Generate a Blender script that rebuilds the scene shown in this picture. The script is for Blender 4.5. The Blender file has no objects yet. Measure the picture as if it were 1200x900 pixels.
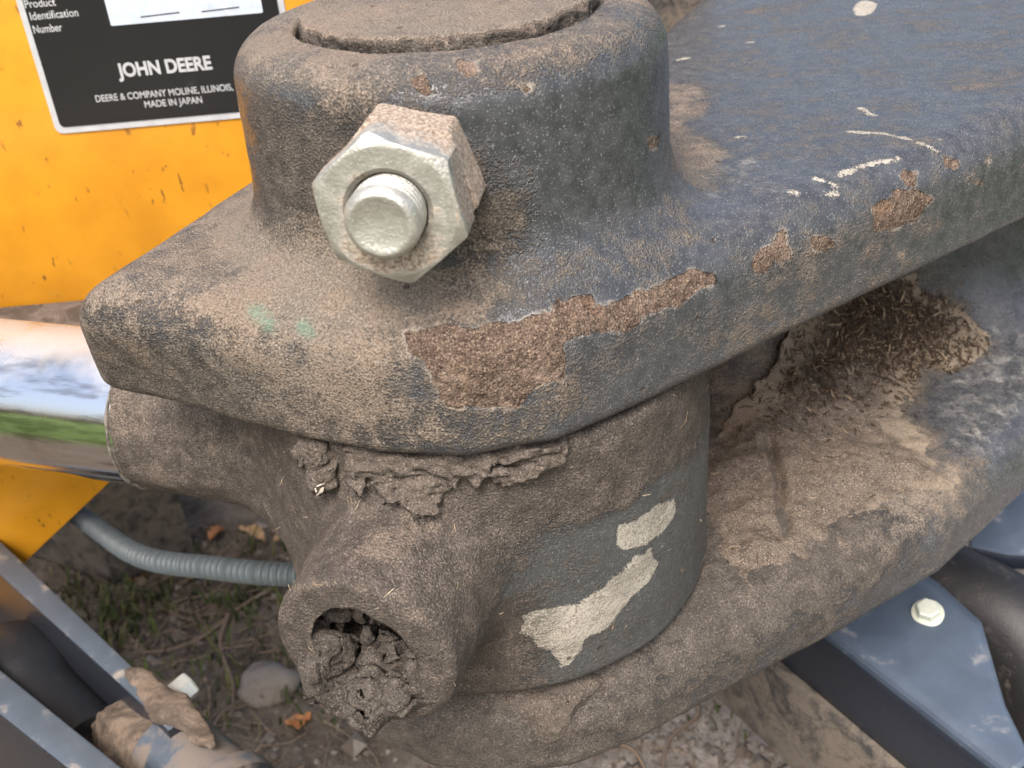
import bpy, math, random
import numpy as np
from mathutils import Matrix, Vector
from math import sin, cos, radians, pi
rng = np.random.default_rng(7); random.seed(7)
S = bpy.context.scene
CM = 0.01                                   # everything below is written in centimetres

# ------------------------------------------------------------------ camera
CP = np.array([0.7542, -25.9433, 10.1523])
PIT, ROL = radians(31.3), radians(5)
cF = np.array([0, cos(PIT), -sin(PIT)]); cU0 = np.array([0, sin(PIT), cos(PIT)]); cR0 = np.array([1., 0, 0])
cR = cos(ROL)*cR0 - sin(ROL)*cU0; cU = cos(ROL)*cU0 + sin(ROL)*cR0
cam = bpy.data.cameras.new('camera'); cam.lens = 37.5; cam.sensor_width = 36
cam.clip_start = 0.01; cam.clip_end = 500
camo = bpy.data.objects.new('camera', cam); S.collection.objects.link(camo)
camo.matrix_world = Matrix(((cR[0], cU[0], -cF[0], CP[0]*CM), (cR[1], cU[1], -cF[1], CP[1]*CM), (cR[2], cU[2], -cF[2], CP[2]*CM), (0, 0, 0, 1)))
cam.dof.use_dof = True; cam.dof.focus_distance = 0.265; cam.dof.aperture_fstop = 29
S.camera = camo
# ------------------------------------------------------------------ sky, sun, exposure
SUN_EL, SUN_AZ = 57, 196                     # azimuth: degrees clockwise from +Y
w = bpy.data.worlds.new('World'); S.world = w; w.use_nodes = True
nt = w.node_tree; bg = nt.nodes['Background']
sky = nt.nodes.new('ShaderNodeTexSky'); sky.sky_type = 'NISHITA'; sky.sun_disc = False
sky.sun_elevation = radians(SUN_EL); sky.sun_rotation = radians(SUN_AZ)
sky.air_density = 1.0; sky.dust_density = 7.0; sky.ozone_density = 1.0
nt.links.new(sky.outputs[0], bg.inputs[0]); bg.inputs[1].default_value = 0.15
sun = bpy.data.lights.new('sun', 'SUN'); sun.energy = 1.5; sun.angle = radians(22); sun.color = (1, .965, .92)
suno = bpy.data.objects.new('sun', sun); S.collection.objects.link(suno)
sd = Vector((sin(radians(SUN_AZ))*cos(radians(SUN_EL)), cos(radians(SUN_AZ))*cos(radians(SUN_EL)), sin(radians(SUN_EL))))
suno.rotation_euler = sd.to_track_quat('Z', 'Y').to_euler(); suno.location = (0, 0, 5)
S.view_settings.view_transform = 'Standard'; S.view_settings.look = 'None'
S.view_settings.exposure = 1.0; S.view_settings.gamma = 1.0; S.view_settings.use_curve_mapping = False
S.cycles.use_denoising = True; S.cycles.use_adaptive_sampling = True; S.cycles.adaptive_threshold = .012

# ------------------------------------------------------------------ node helpers
class M:
    """small wrapper that writes a procedural material"""
    def __init__(s, name):
        s.m = bpy.data.materials.new(name); s.m.use_nodes = True
        s.t = s.m.node_tree; s.b = s.t.nodes['Principled BSDF']
        tc = s.t.nodes.new('ShaderNodeTexCoord'); mp = s.t.nodes.new('ShaderNodeMapping')
        mp.inputs['Scale'].default_value = (100, 100, 100)
        s.t.links.new(tc.outputs['Object'], mp.inputs[0]); s.co = mp.outputs[0]
    def put(s, sock, v):
        if hasattr(v, 'links'): s.t.links.new(v, sock)
        elif v is not None:
            if hasattr(sock.default_value, '__len__') and not hasattr(v, '__len__'): v = (v,)*len(sock.default_value)
            if hasattr(v, '__len__') and len(v) == 3 and len(sock.default_value) == 4: v = tuple(v)+(1,)
            sock.default_value = v
    def math(s, op, a, b=0., c=None, clamp=False):
        n = s.t.nodes.new('ShaderNodeMath'); n.operation = op; n.use_clamp = clamp
        s.put(n.inputs[0], a); s.put(n.inputs[1], b)
        if c is not None: s.put(n.inputs[2], c)
        return n.outputs[0]
    def add(s, a, b): return s.math('ADD', a, b)
    def mul(s, a, b): return s.math('MULTIPLY', a, b)
    def noise(s, sc, det=4, rough=.6, dist=0., co=None, off=0):
        n = s.t.nodes.new('ShaderNodeTexNoise'); n.inputs['Scale'].default_value = sc; n.inputs['Detail'].default_value = det
        n.inputs['Roughness'].default_value = rough; n.inputs['Distortion'].default_value = dist
        c = co or s.co
        if off:
            a = s.t.nodes.new('ShaderNodeVectorMath'); s.put(a.inputs[0], c); a.inputs[1].default_value = (off, off*1.7, off*.6); c = a.outputs[0]
        s.t.links.new(c, n.inputs['Vector']); return n.outputs['Fac']
    def voro(s, sc, feat='F1', co=None, rnd=1., out='Distance'):
        n = s.t.nodes.new('ShaderNodeTexVoronoi'); n.feature = feat; n.inputs['Scale'].default_value = sc
        n.inputs['Randomness'].default_value = rnd
        s.t.links.new(co or s.co, n.inputs['Vector']); return n.outputs[out]
    def wave(s, sc, dist=0, co=None, axis='X'):
        n = s.t.nodes.new('ShaderNodeTexWave'); n.bands_direction = axis; n.inputs['Scale'].default_value = sc; n.inputs['Distortion'].default_value = dist
        s.t.links.new(co or s.co, n.inputs['Vector']); return n.outputs['Fac']
    def smap(s, v, lo, hi, a=0., b=1.):
        n = s.t.nodes.new('ShaderNodeMapRange'); n.interpolation_type = 'SMOOTHSTEP'
        s.put(n.inputs[0], v); s.put(n.inputs[1], lo); s.put(n.inputs[2], hi); s.put(n.inputs[3], a); s.put(n.inputs[4], b); return n.outputs[0]
    def mix(s, f, a, b):
        n = s.t.nodes.new('ShaderNodeMix'); n.data_type = 'RGBA'; s.put(n.inputs[0], f); s.put(n.inputs[6], a); s.put(n.inputs[7], b); return n.outputs[2]
    def fmix(s, f, a, b):
        n = s.t.nodes.new('ShaderNodeMix'); s.put(n.inputs[0], f); s.put(n.inputs[2], a); s.put(n.inputs[3], b); return n.outputs[0]
    def attr(s, name):
        n = s.t.nodes.new('ShaderNodeAttribute'); n.attribute_name = name; return n.outputs['Fac']
    def sep(s):
        n = s.t.nodes.new('ShaderNodeSeparateXYZ'); s.t.links.new(s.co, n.inputs[0]); return n.outputs
    def scaled(s, v):
        n = s.t.nodes.new('ShaderNodeVectorMath'); n.operation = 'MULTIPLY'; s.t.links.new(s.co, n.inputs[0]); n.inputs[1].default_value = v; return n.outputs[0]
    def bump(s, h, dist, strength=1., nrm=None):
        n = s.t.nodes.new('ShaderNodeBump'); s.put(n.inputs['Height'], h); n.inputs['Distance'].default_value = dist*CM
        n.inputs['Strength'].default_value = strength
        if nrm is not None: s.t.links.new(nrm, n.inputs['Normal'])
        return n.outputs[0]
    def out(s, col=None, rough=None, nrm=None, metal=None, spec=None, coat=None):
        s.put(s.b.inputs['Base Color'], col)
        if rough is not None: s.put(s.b.inputs['Roughness'], rough)
        if nrm is not None: s.put(s.b.inputs['Normal'], nrm)
        if metal is not None: s.put(s.b.inputs['Metallic'], metal)
        if spec is not None: s.put(s.b.inputs['Specular IOR Level'], spec)
        if coat is not None: s.put(s.b.inputs['Coat Weight'], coat); s.b.inputs['Coat Roughness'].default_value = .15
        return s.m

# ------------------------------------------------------------------ object helpers
def link(name, me, mat=None, parent=None, **props):
    o = bpy.data.objects.new(name, me); S.collection.objects.link(o)
    if mat is not None: me.materials.append(mat)
    if parent is not None:
        o.parent = parent; o.location = -parent_origin(parent)
    for k, v in props.items(): o[k] = v
    return o
def parent_origin(p):
    v = Vector((0, 0, 0))
    while p is not None: v += p.location; p = p.parent
    return v
def thing(name, label, category, base, group=None):
    o = bpy.data.objects.new(name, None); S.collection.objects.link(o); o.location = Vector(base)*CM; o.empty_display_size = .02
    o['label'] = label; o['category'] = category
    if group: o['group'] = group
    return o
def mesh(name, V, Fc, smooth=True, normals=None, attrs=None):
    me = bpy.data.meshes.new(name); V = np.asarray(V, float)*CM
    me.from_pydata(V.tolist() if len(V) < 5000 else V, [], Fc if isinstance(Fc, list) else Fc.tolist()); me.update()
    if smooth: me.polygons.foreach_set('use_smooth', np.ones(len(me.polygons), bool))
    if attrs:
        for k, a in attrs.items():
            at = me.attributes.new(k, 'FLOAT', 'POINT'); at.data.foreach_set('value', np.asarray(a, np.float32))
    if normals is not None: me.normals_split_custom_set_from_vertices(normals.tolist())
    return me
class MB:
    """collects vertices and faces (cm)"""
    def __init__(s): s.v = []; s.f = []
    def addmesh(s, V, Fc):
        o = len(s.v); s.v += [tuple(q) for q in V]; s.f += [tuple(i+o for i in q) for q in Fc]
    def prism(s, poly, z0, z1, T=None, bev=0.):
        """poly in xy extruded z0..z1 with an optional chamfer; T maps to world"""
        poly = np.asarray(poly, float); n = len(poly)
        rings = [(0, z0), (0, z1)] if bev == 0 else [(bev, z0), (bev*.3, z0+bev*.3), (0, z0+bev), (0, z1-bev), (bev*.3, z1-bev*.3), (bev, z1)]
        V = []
        for ins, z in rings:
            q = inset(poly, ins) if ins else poly
            V += [(a, b, z) for a, b in q]
        Fc = [tuple(range(n))[::-1], tuple(range((len(rings)-1)*n, len(rings)*n))]
        for r in range(len(rings)-1):
            for i in range(n): Fc.append((r*n+i, r*n+(i+1) % n, (r+1)*n+(i+1) % n, (r+1)*n+i))
        V = np.array(V)
        if T is not None: V = V@np.array(T[0]).T + np.array(T[1])
        s.addmesh(V, Fc); return s
    def tube(s, path, rad, n=16, caps=True):
        path = np.asarray(path, float); k = len(path); rad = np.broadcast_to(rad, k)
        t = np.gradient(path, axis=0); t /= np.linalg.norm(t, axis=1)[:, None]
        up = np.array([0, 0, 1.]) if abs(t[0][2]) < .9 else np.array([1., 0, 0])
        V = []; a = np.cross(t[0], up); a /= np.linalg.norm(a)
        for i in range(k):
            a = a - t[i]*(a@t[i]); a /= np.linalg.norm(a); b = np.cross(t[i], a)
            for j in range(n):
                th = 2*pi*j/n; V.append(path[i]+rad[i]*(cos(th)*a+sin(th)*b))
        Fc = [(i*n+j, i*n+(j+1) % n, (i+1)*n+(j+1) % n, (i+1)*n+j) for i in range(k-1) for j in range(n)]
        if caps: Fc += [tuple(range(n))[::-1], tuple(range((k-1)*n, k*n))]
        s.addmesh(V, Fc); return s
    def lathe(s, prof, o, d, n=48, cap=True, rot=0.):
        """prof: (distance along d, radius)"""
        d = np.asarray(d, float); d = d/np.linalg.norm(d); up = np.array([0, 0, 1.]) if abs(d[2]) < .9 else np.array([1., 0, 0])
        a = np.cross(d, up); a /= np.linalg.norm(a); b = np.cross(a, d)
        V = [np.asarray(o)+d*t+r*(cos(2*pi*j/n+rot)*a+sin(2*pi*j/n+rot)*b) for t, r in prof for j in range(n)]
        k = len(prof); Fc = [(i*n+j, i*n+(j+1) % n, (i+1)*n+(j+1) % n, (i+1)*n+j) for i in range(k-1) for j in range(n)]
        if cap: Fc += [tuple(range(n))[::-1], tuple(range((k-1)*n, k*n))]
        s.addmesh(V, Fc); return s
    def build(s, name, mat, parent=None, smooth=True, sharp=35, sub=0, **props):
        me = mesh(name, s.v, s.f, smooth); o = link(name, me, mat, parent, **props)
        if smooth: me.set_sharp_from_angle(angle=radians(sharp))
        return o
def inset(poly, d):
    p = np.asarray(poly, float); n = len(p)
    area = .5*sum(p[i][0]*p[(i+1) % n][1]-p[(i+1) % n][0]*p[i][1] for i in range(n)); sg = 1 if area > 0 else -1
    out = []
    for i in range(n):
        e1 = p[i]-p[i-1]; e2 = p[(i+1) % n]-p[i]; e1 /= np.linalg.norm(e1); e2 /= np.linalg.norm(e2)
        n1 = sg*np.array([-e1[1], e1[0]]); n2 = sg*np.array([-e2[1], e2[0]]); b = n1+n2; b /= max(np.linalg.norm(b), 1e-6)
        out.append(p[i]+b*d/max(b@n1, .35))
    return np.array(out)

# ==SDF== ----------------------------------------------------------- signed distance shapes (cm)
_tab = np.random.default_rng(3).random((64, 64, 64)).astype(np.float32)
def vnoise(P, fr, seed=0):
    q = P*fr+seed*17.31; i = np.floor(q).astype(np.int64); u = (q-i).astype(np.float32); u = u*u*(3-2*u); i &= 63; j = (i+1) & 63
    x0, y0, z0 = i[..., 0], i[..., 1], i[..., 2]; x1, y1, z1 = j[..., 0], j[..., 1], j[..., 2]; ux, uy, uz = u[..., 0], u[..., 1], u[..., 2]
    a = _tab[x0, y0, z0]*(1-ux)+_tab[x1, y0, z0]*ux; b = _tab[x0, y1, z0]*(1-ux)+_tab[x1, y1, z0]*ux
    c = _tab[x0, y0, z1]*(1-ux)+_tab[x1, y0, z1]*ux; d = _tab[x0, y1, z1]*(1-ux)+_tab[x1, y1, z1]*ux
    return ((a*(1-uy)+b*uy)*(1-uz)+(c*(1-uy)+d*uy)*uz)*2-1
def fbm(P, fr, o=3, seed=0): return sum(vnoise(P, fr*2**k, seed+k)/2**k for k in range(o))
def smin(a, b, k): h = np.maximum(k-np.abs(a-b), 0)/k; return np.minimum(a, b)-h*h*k*.25
def smax(a, b, k): return -smin(-a, -b, k)
def poly2(x, y, poly, r=0.):
    """signed distance to a polygon, corners rounded by r"""
    p = np.asarray(poly, float)
    if r: p = inset(p, r)
    d = np.full(x.shape, 1e9); ins = np.zeros(x.shape, bool)
    for i in range(len(p)):
        a = p[i]; b = p[i-1]; e = b-a; wx = x-a[0]; wy = y-a[1]
        t = np.clip((wx*e[0]+wy*e[1])/(e@e), 0, 1); d = np.minimum(d, (wx-e[0]*t)**2+(wy-e[1]*t)**2)
        c = ((a[1] > y) != (b[1] > y)); den = (b[1]-a[1]) if b[1] != a[1] else 1e-9
        ins ^= c & (x < (b[0]-a[0])*(y-a[1])/den+a[0])
    d = np.sqrt(d); return np.where(ins, -d, d)-r
def rext(d2, z, z0, z1, rt, rb):
    zc = (z0+z1)/2; wz = np.abs(z-zc)-(z1-z0)/2; r = np.where(z > zc, rt, rb)
    a = d2+r; b = wz+r; return np.minimum(np.maximum(a, b), 0)+np.hypot(np.maximum(a, 0), np.maximum(b, 0))-r
def smoothstep(a, b, x): t = np.clip((x-a)/(b-a), 0, 1); return t*t*(3-2*t)
OUT = [(-10.0, -2.75), (-4.9, -5.1), (-2.4, -6.25), (-.4, -6.75), (1.7, -6.4), (3.6, -5.3), (5.6, -4.0), (9.8, -1.25), (16.0, 2.75), (22, 6.9), (32, 14.5),
       (32, 36), (16, 36), (9.5, 21), (7.1, 16), (1, 10.5), (-5.7, 6.3)]
OUTL = [(-4.5, 3.5), (-5.7, -2.5), (-4.2, -4.8), (-2.4, -6.1), (-.4, -6.6), (1.5, -6.5), (3.6, -5.75), (6.1, -4.4), (10.5, -2.2), (14, -.2), (18.3, 3.3), (23, 7.8), (32, 15),
        (32, 36), (16, 36), (9.9, 21), (5, 12)]
WEB = [(7.8, 9.6), (9.6, 8.4), (12.5, 9.5), (16, 10.2), (20, 10.6), (25, 12.6), (31, 17), (31, 36), (16.5, 36), (11.5, 21), (8.5, 15)]
BOLT_D = np.array([sin(radians(-10.5)), -cos(radians(-10.5)), 0.]); BOLT_O = np.array([0, 0, 2.62])
TUBE_A = radians(-20.5); TUBE_D = np.array([sin(TUBE_A), -cos(TUBE_A), 0.]); TUBE_O = np.array([0, 0, -7.3])
ROD_D = np.array([-cos(radians(20)), sin(radians(20)), 0.]); ROD_O = np.array([0, -.5, -7.5])
def f_bracket(P):
    x, y, z = P[..., 0], P[..., 1], P[..., 2]; r = np.hypot(x, y)
    nose = smoothstep(-3.5, -9, x)
    up = rext(poly2(x-.12*nose*(z+1.6), y-.42*nose*(-z-1.6), OUT, 1.1), z, -3.45, 0, 1.4, .4)
    bs = rext(r-5.15-.02*(2.5-z), z, -1.5, 4.72, .95, .3)
    d = smin(up, bs, 1.45)
    lo = rext(poly2(x, y, OUTL, 1.0), z, -14.35, -11.45, 1.6, .6)
    wb = rext(poly2(x, y, WEB, 1.0), z, -11.9, -2.9, .1, .1)
    d = smin(d, wb, 2.6); d = smin(d, lo, 4.2)
    d = np.maximum(d, -np.maximum(r-3.56-.05*vnoise(P, 1.6, 5), 4.35-z))
    return d-.02*vnoise(P, .9, 1)-.012*vnoise(P, 2.3, 2)
def cyl(P, o, d, t0, t1, r0, r1, rd):
    q = P-o; t = q@d; rr = np.sqrt(np.maximum((q*q).sum(-1)-t*t, 1e-9)); R = r0+(r1-r0)*np.clip((t-t0)/(t1-t0), 0, 1)
    return rext(rr-R, t, t0, t1, rd, rd), t, rr
def f_eye(P):
    x, y, z = P[..., 0], P[..., 1], P[..., 2]; r = np.hypot(x, y)
    e = rext(r-6.28, z, -11.3, -3.6, .25, .25)
    n, _, _ = cyl(P, ROD_O, ROD_D, 2, 11.3, 2.75, 2.52, .12)
    t, tt, rr = cyl(P, TUBE_O, TUBE_D, 2, 9.0, 2.5, 2.2, .3)
    d = smin(smin(e, n, 2.0), t, 1.1)
    d = np.maximum(d, -np.maximum(np.sqrt(np.maximum((x-(TUBE_O+TUBE_D*8.5)[0]+.12)**2*1.12+(z+7.25)**2, 1e-6))-1.24-.08*vnoise(P, 1.5, 9)-.05*vnoise(P, 3.5, 9), 6.6-tt))
    m = smoothstep(1, -4.5, x)*.6+.4*smoothstep(-7.5, -5, z)
    return d-.03*vnoise(P, .8, 3)-.035*vnoise(P, 2.2, 4)*(.35+m)-.03*vnoise(P, 5, 6)*m
# ==ENDSDF==
def isosurf(f, lo, hi, h, B=8, margin=.15):
    lo = np.array(lo, float); hi = np.array(hi, float); nb = np.ceil((hi-lo)/(h*B)).astype(int); n = nb*B
    g = np.stack(np.meshgrid(*[np.arange(k) for k in nb], indexing='ij'), -1).reshape(-1, 3)
    fc = f(lo+(g+.5)*B*h-.5*h); act = np.abs(fc) < B*h*.9+margin
    V = np.repeat(np.repeat(np.repeat(np.sign(fc).reshape(nb).astype(np.float32), B, 0), B, 1), B, 2)
    o = np.stack(np.meshgrid(*[np.arange(B)]*3, indexing='ij'), -1)
    ga = g[act]
    for c in range(0, len(ga), 400):
        idx = (ga[c:c+400, None, None, None, :]*B+o).reshape(-1, 3); V[idx[:, 0], idx[:, 1], idx[:, 2]] = f(lo+idx*h)
    V[0], V[-1] = 1, 1; V[:, 0], V[:, -1] = 1, 1; V[:, :, 0], V[:, :, -1] = 1, 1
    s = V < 0; sh = s[:-1, :-1, :-1]; al = sh.copy(); an = sh.copy(); offs = [(a, b, c) for a in (0, 1) for b in (0, 1) for c in (0, 1)]
    for a, b, c in offs:
        q = s[a:n[0]-1+a, b:n[1]-1+b, c:n[2]-1+c]; al &= q; an |= q
    cells = np.argwhere(an & ~al); cid = np.full(n-1, -1, np.int64); cid[cells[:, 0], cells[:, 1], cells[:, 2]] = np.arange(len(cells))
    acc = np.zeros((len(cells), 3)); cnt = np.zeros(len(cells))
    for a in offs:
        for k in range(3):
            if a[k]: continue
            b = list(a); b[k] = 1
            va = V[cells[:, 0]+a[0], cells[:, 1]+a[1], cells[:, 2]+a[2]]; vb = V[cells[:, 0]+b[0], cells[:, 1]+b[1], cells[:, 2]+b[2]]
            m = (va < 0) != (vb < 0); t = np.where(m, va/np.where(m, va-vb, 1), 0)
            p = np.array(a)+t[:, None]*(np.array(b)-np.array(a)); acc[m] += p[m]; cnt[m] += 1
    P = lo+(cells+acc/cnt[:, None])*h
    Fc = []
    for k in range(3):
        u, v = (k+1) % 3, (k+2) % 3; sl0 = [slice(None)]*3; sl1 = [slice(None)]*3; sl0[k] = slice(0, -1); sl1[k] = slice(1, None)
        A, Bb = s[tuple(sl0)], s[tuple(sl1)]; e = np.argwhere(A != Bb); e = e[(e[:, u] > 0) & (e[:, v] > 0) & (e[:, u] < n[u]-1) & (e[:, v] < n[v]-1)]
        def c(du, dv):
            q = e.copy(); q[:, u] -= du; q[:, v] -= dv; return cid[q[:, 0], q[:, 1], q[:, 2]]
        Q = np.stack([c(1, 1), c(0, 1), c(0, 0), c(1, 0)], -1); fl = ~A[e[:, 0], e[:, 1], e[:, 2]]; Q[fl] = Q[fl][:, ::-1]; Fc.append(Q)
    Fc = np.concatenate(Fc); Fc = Fc[(Fc >= 0).all(1)]
    for it in range(2):
        d, G = grad(f, P, h*.6); st = np.clip(d, -h, h)[:, None]*G
        inb = ((P > lo+2*h) & (P < lo+(n-3)*h)).all(1); P = np.where(inb[:, None], P-st, P)
    _, G = grad(f, P, h*.7); return P, Fc, G
def grad(f, P, e):
    k = np.array([[1, -1, -1], [-1, -1, 1], [-1, 1, -1], [1, 1, 1.]]); g = 0; m = 0
    for v in k:
        d = f(P+v*e); g = g+v*d[:, None]; m = m+d
    return m/4, g/np.maximum(np.linalg.norm(g, axis=1, keepdims=True), 1e-9)
def submesh(name, P, Fc, G, sel, attrs, mat, parent, **props):
    f = Fc[sel]; u, inv = np.unique(f, return_inverse=True)
    return link(name, mesh(name, P[u], inv.reshape(f.shape), True, G[u], {k: a[u] for k, a in attrs.items()}), mat, parent, **props)
# fields on a surface: strokes are balls strung along a line, patches are outlines lying on the surface (all in cm, in the place)
def strokes(P, L, depth=.6):
    d = np.full(len(P), -1.)
    for st in L:
        st = np.asarray(st, float).reshape(-1, 4)
        if len(st) == 1: st = np.vstack([st, st+[.01, 0, 0, 0]])
        for a, b in zip(st[:-1], st[1:]):
            e = b[:3]-a[:3]; t = np.clip((P-a[:3])@e/max(e@e, 1e-9), 0, 1); r = a[3]+(b[3]-a[3])*t
            d = np.maximum(d, r-np.linalg.norm(P-a[:3]-t[:, None]*e, axis=1))
    return d
def patch(P, pts, depth=1.2):
    pts = np.asarray(pts, float); c = pts.mean(0); U, s_, Vt = np.linalg.svd(pts-c); q = (P-c)@Vt.T; p2 = (pts-c)@Vt.T
    near = (np.abs(q[:, 2]) < depth+np.abs(p2[:, 2]).max()) & (np.abs(q[:, 0]) < np.abs(p2[:, 0]).max()+1.2) & (np.abs(q[:, 1]) < np.abs(p2[:, 1]).max()+1.2)
    d = np.full(len(P), -1.); d[near] = np.maximum(-poly2(q[near, 0], q[near, 1], p2[:, :2]), -1); return d
def blobs(P, L):
    """soft field: sum of weighted round falloffs (x,y,z,radius,weight)"""
    v = np.zeros(len(P))
    for x, y, z, r, wt in L: v += wt*np.exp(-((P-[x, y, z])**2).sum(1)/(r*r))
    return v
# ------------------------------------------------------------------ materials
def grime(name, pa, pb, prough, dust=(.2, .173, .143), dirt=(.088, .076, .065), grain=1.05):
    m = M(name); big = m.noise(.55, 5, .6); mid = m.noise(2.2, 6, .62, .3); fine = m.noise(9, 4, .6); sand = m.noise(20, 2, .5); grit = m.voro(17)
    col = m.mix(m.smap(mid, .3, .7), pa, pb)
    speck = m.smap(m.noise(24, 1, .5, off=3), .63, .72)
    col = m.mix(m.mul(speck, .45), col, (.36, .37, .38)); rough = m.fmix(m.smap(fine, .3, .7), prough*.85, prough*1.2)
    jit = m.add(m.mul(m.add(mid, -.5), .9), m.add(m.mul(m.add(fine, -.5), .7), m.mul(m.add(sand, -.5), .9)))
    smear = m.noise(1.1, 7, .68, .3, co=m.scaled((.35, .8, 1.3)), off=11); jit = m.add(jit, m.add(m.mul(m.add(big, -.5), .9), m.mul(m.add(smear, -.5), 1.1)))
    # pale film of clay and painted top light, brown dirt, lighter dust
    fm = m.smap(m.add(m.attr('film'), m.mul(m.add(m.noise(1.5, 10, .74, .1, off=9), -.5), 1.7)), .25, .8)
    col = m.mix(m.mul(fm, m.smap(m.add(m.mul(fine, .6), m.mul(sand, .4)), .4, .56, .15, .72)), col, (.44, .42, .385)); rough = m.fmix(fm, rough, .75)
    dm = m.smap(m.add(m.attr('dirt'), m.mul(jit, .75)), .25, .62)
    dcol = m.mix(m.smap(mid, .3, .72), [c*.7 for c in dirt], [c*1.25 for c in dirt]); dcol = m.mix(m.smap(sand, .56, .68), dcol, [c*1.75 for c in dirt])
    dcol = m.mix(m.smap(sand, .46, .34), dcol, [c*.58 for c in dirt])
    col = m.mix(dm, col, dcol); rough = m.fmix(dm, rough, .92)
    um = m.smap(m.add(m.attr('dust'), m.mul(jit, .8)), .22, .8)
    ucol = m.mix(m.smap(big, .35, .65), [c*.85 for c in dust], (dust[0]*1.1, dust[1]*.98, dust[2]*.9)); ucol = m.mix(m.smap(sand, .54, .66), ucol, [min(c*1.38, .75) for c in dust]); ucol = m.mix(m.smap(sand, .47, .35), ucol, [c*.6 for c in dust])
    col = m.mix(m.mul(um, .88), col, ucol); rough = m.fmix(um, rough, .9)
    # flaked paint down to rust, with a bright broken edge
    rj = m.add(m.attr('rust'), m.add(m.mul(m.add(m.noise(3.2, 5, .65, off=4), -.5), .30), m.mul(m.add(fine, -.5), .10)))
    rm = m.smap(rj, -.015, .015); edge = m.mul(m.smap(rj, -.07, -.012), m.math('SUBTRACT', 1., m.smap(rj, -.012, .02)))
    rc = m.mix(m.smap(mid, .3, .65), (.082, .056, .043), (.148, .108, .082)); rc = m.mix(m.smap(m.noise(1.1, 3, off=6), .58, .8, 0., .5), rc, (.26, .14, .065)); rc = m.mix(m.smap(sand, .55, .67), rc, (.27, .205, .155)); rc = m.mix(m.smap(sand, .46, .34), rc, (.055, .036, .03)); rc = m.mix(m.smap(m.noise(.9, 5, .6, off=13), .52, .72, 0., .6), rc, (.33, .25, .2))
    col = m.mix(rm, col, rc); rough = m.fmix(rm, rough, .93); col = m.mix(m.mul(edge, m.smap(mid, .4, .62, 0., .5)), col, (.42, .37, .31))
    cj = m.add(m.attr('cream'), m.add(m.mul(m.add(m.noise(3.0, 6, .7, off=8), -.5), .42), m.mul(m.add(sand, -.5), .2)))
    cm = m.smap(cj, -.01, .05); col = m.mix(m.mul(cm, .9), col, m.mix(m.smap(m.add(m.mul(sand, .6), m.mul(fine, .4)), .38, .62), m.mix(m.smap(mid, .4, .65), (.16, .135, .1), (.3, .27, .22)), (.46, .43, .37))); rough = m.fmix(cm, rough, .85)
    tl = m.smap(m.add(m.attr('teal'), m.mul(m.add(fine, -.5), .5)), 0., .35); col = m.mix(m.mul(tl, .3), col, (.06, .3, .22))
    pit = m.smap(m.voro(.85), .075, .03); col = m.mix(m.mul(pit, .8), col, (.07, .045, .035))
    g = m.add(m.add(m.mul(sand, .8), m.mul(m.noise(36, 1, .5, off=2), .6)), m.mul(grit, .45)); cover = m.math('MAXIMUM', m.math('MAXIMUM', dm, um), rm)
    h = m.add(m.mul(g, m.fmix(cover, .12, 1.)), m.mul(fine, m.fmix(cover, .04, .6)))
    n1 = m.bump(m.add(h, m.mul(m.mul(rm, m.voro(4.5)), 1.6)), .055*grain, .95); n2 = m.bump(m.add(rm, m.mul(pit, .6)), -.06, 1., n1); n3 = m.bump(cm, .02, .8, n2)
    return m.out(col, rough, n3, spec=m.fmix(cover, .5, .2))
slate = grime('chipped slate paint', (.036, .038, .042), (.068, .071, .077), .27)
eye_mat = grime('mud caked cast steel', (.042, .045, .045), (.07, .072, .07), .5, dust=(.175, .148, .124), dirt=(.088, .074, .063), grain=1.15)
def soil(name, a, b, rough=.95, scale=1., bump=.09, pale=None, thin=None):
    m = M(name); mid = m.noise(1.6*scale, 7, .65, .4); fine = m.noise(9*scale, 5, .7); sand = m.noise(21*scale, 2)
    c = m.mix(m.smap(mid, .3, .7), a, b); c = m.mix(m.smap(sand, .55, .68), c, pale or [min(q*2.2, .6) for q in b]); c = m.mix(m.smap(m.add(m.mul(fine, .5), m.mul(sand, .5)), .46, .36), c, [q*.4 for q in a])
    if thin: c = m.mix(m.smap(m.add(m.attr('damp'), m.mul(m.add(mid, -.5), 1.)), .25, .7), c, m.mix(m.smap(fine, .4, .62), (.03, .022, .017), (.085, .062, .046)))
    if thin: c = m.mix(m.mul(m.smap(m.add(m.attr('thin'), m.mul(m.add(mid, -.5), 1.2)), .2, 1.1), .6), c, m.mix(sand, [q*.75 for q in thin], [q*1.2 for q in thin]))
    n = m.bump(m.add(m.mul(fine, .7), m.mul(sand, .9)), bump, 1.); return m.out(c, rough, n, spec=.15)
mud_grey = soil('grey brown dried mud', (.07, .058, .049), (.135, .112, .094), bump=.07, pale=(.22, .185, .155))
mud_dark = soil('dark packed mud', (.045, .038, .033), (.105, .09, .077), bump=.07, pale=(.17, .15, .13))
mud_brown = soil('brown packed soil', (.108, .087, .07), (.185, .15, .12), bump=.1, thin=(.36, .295, .22))
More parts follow.
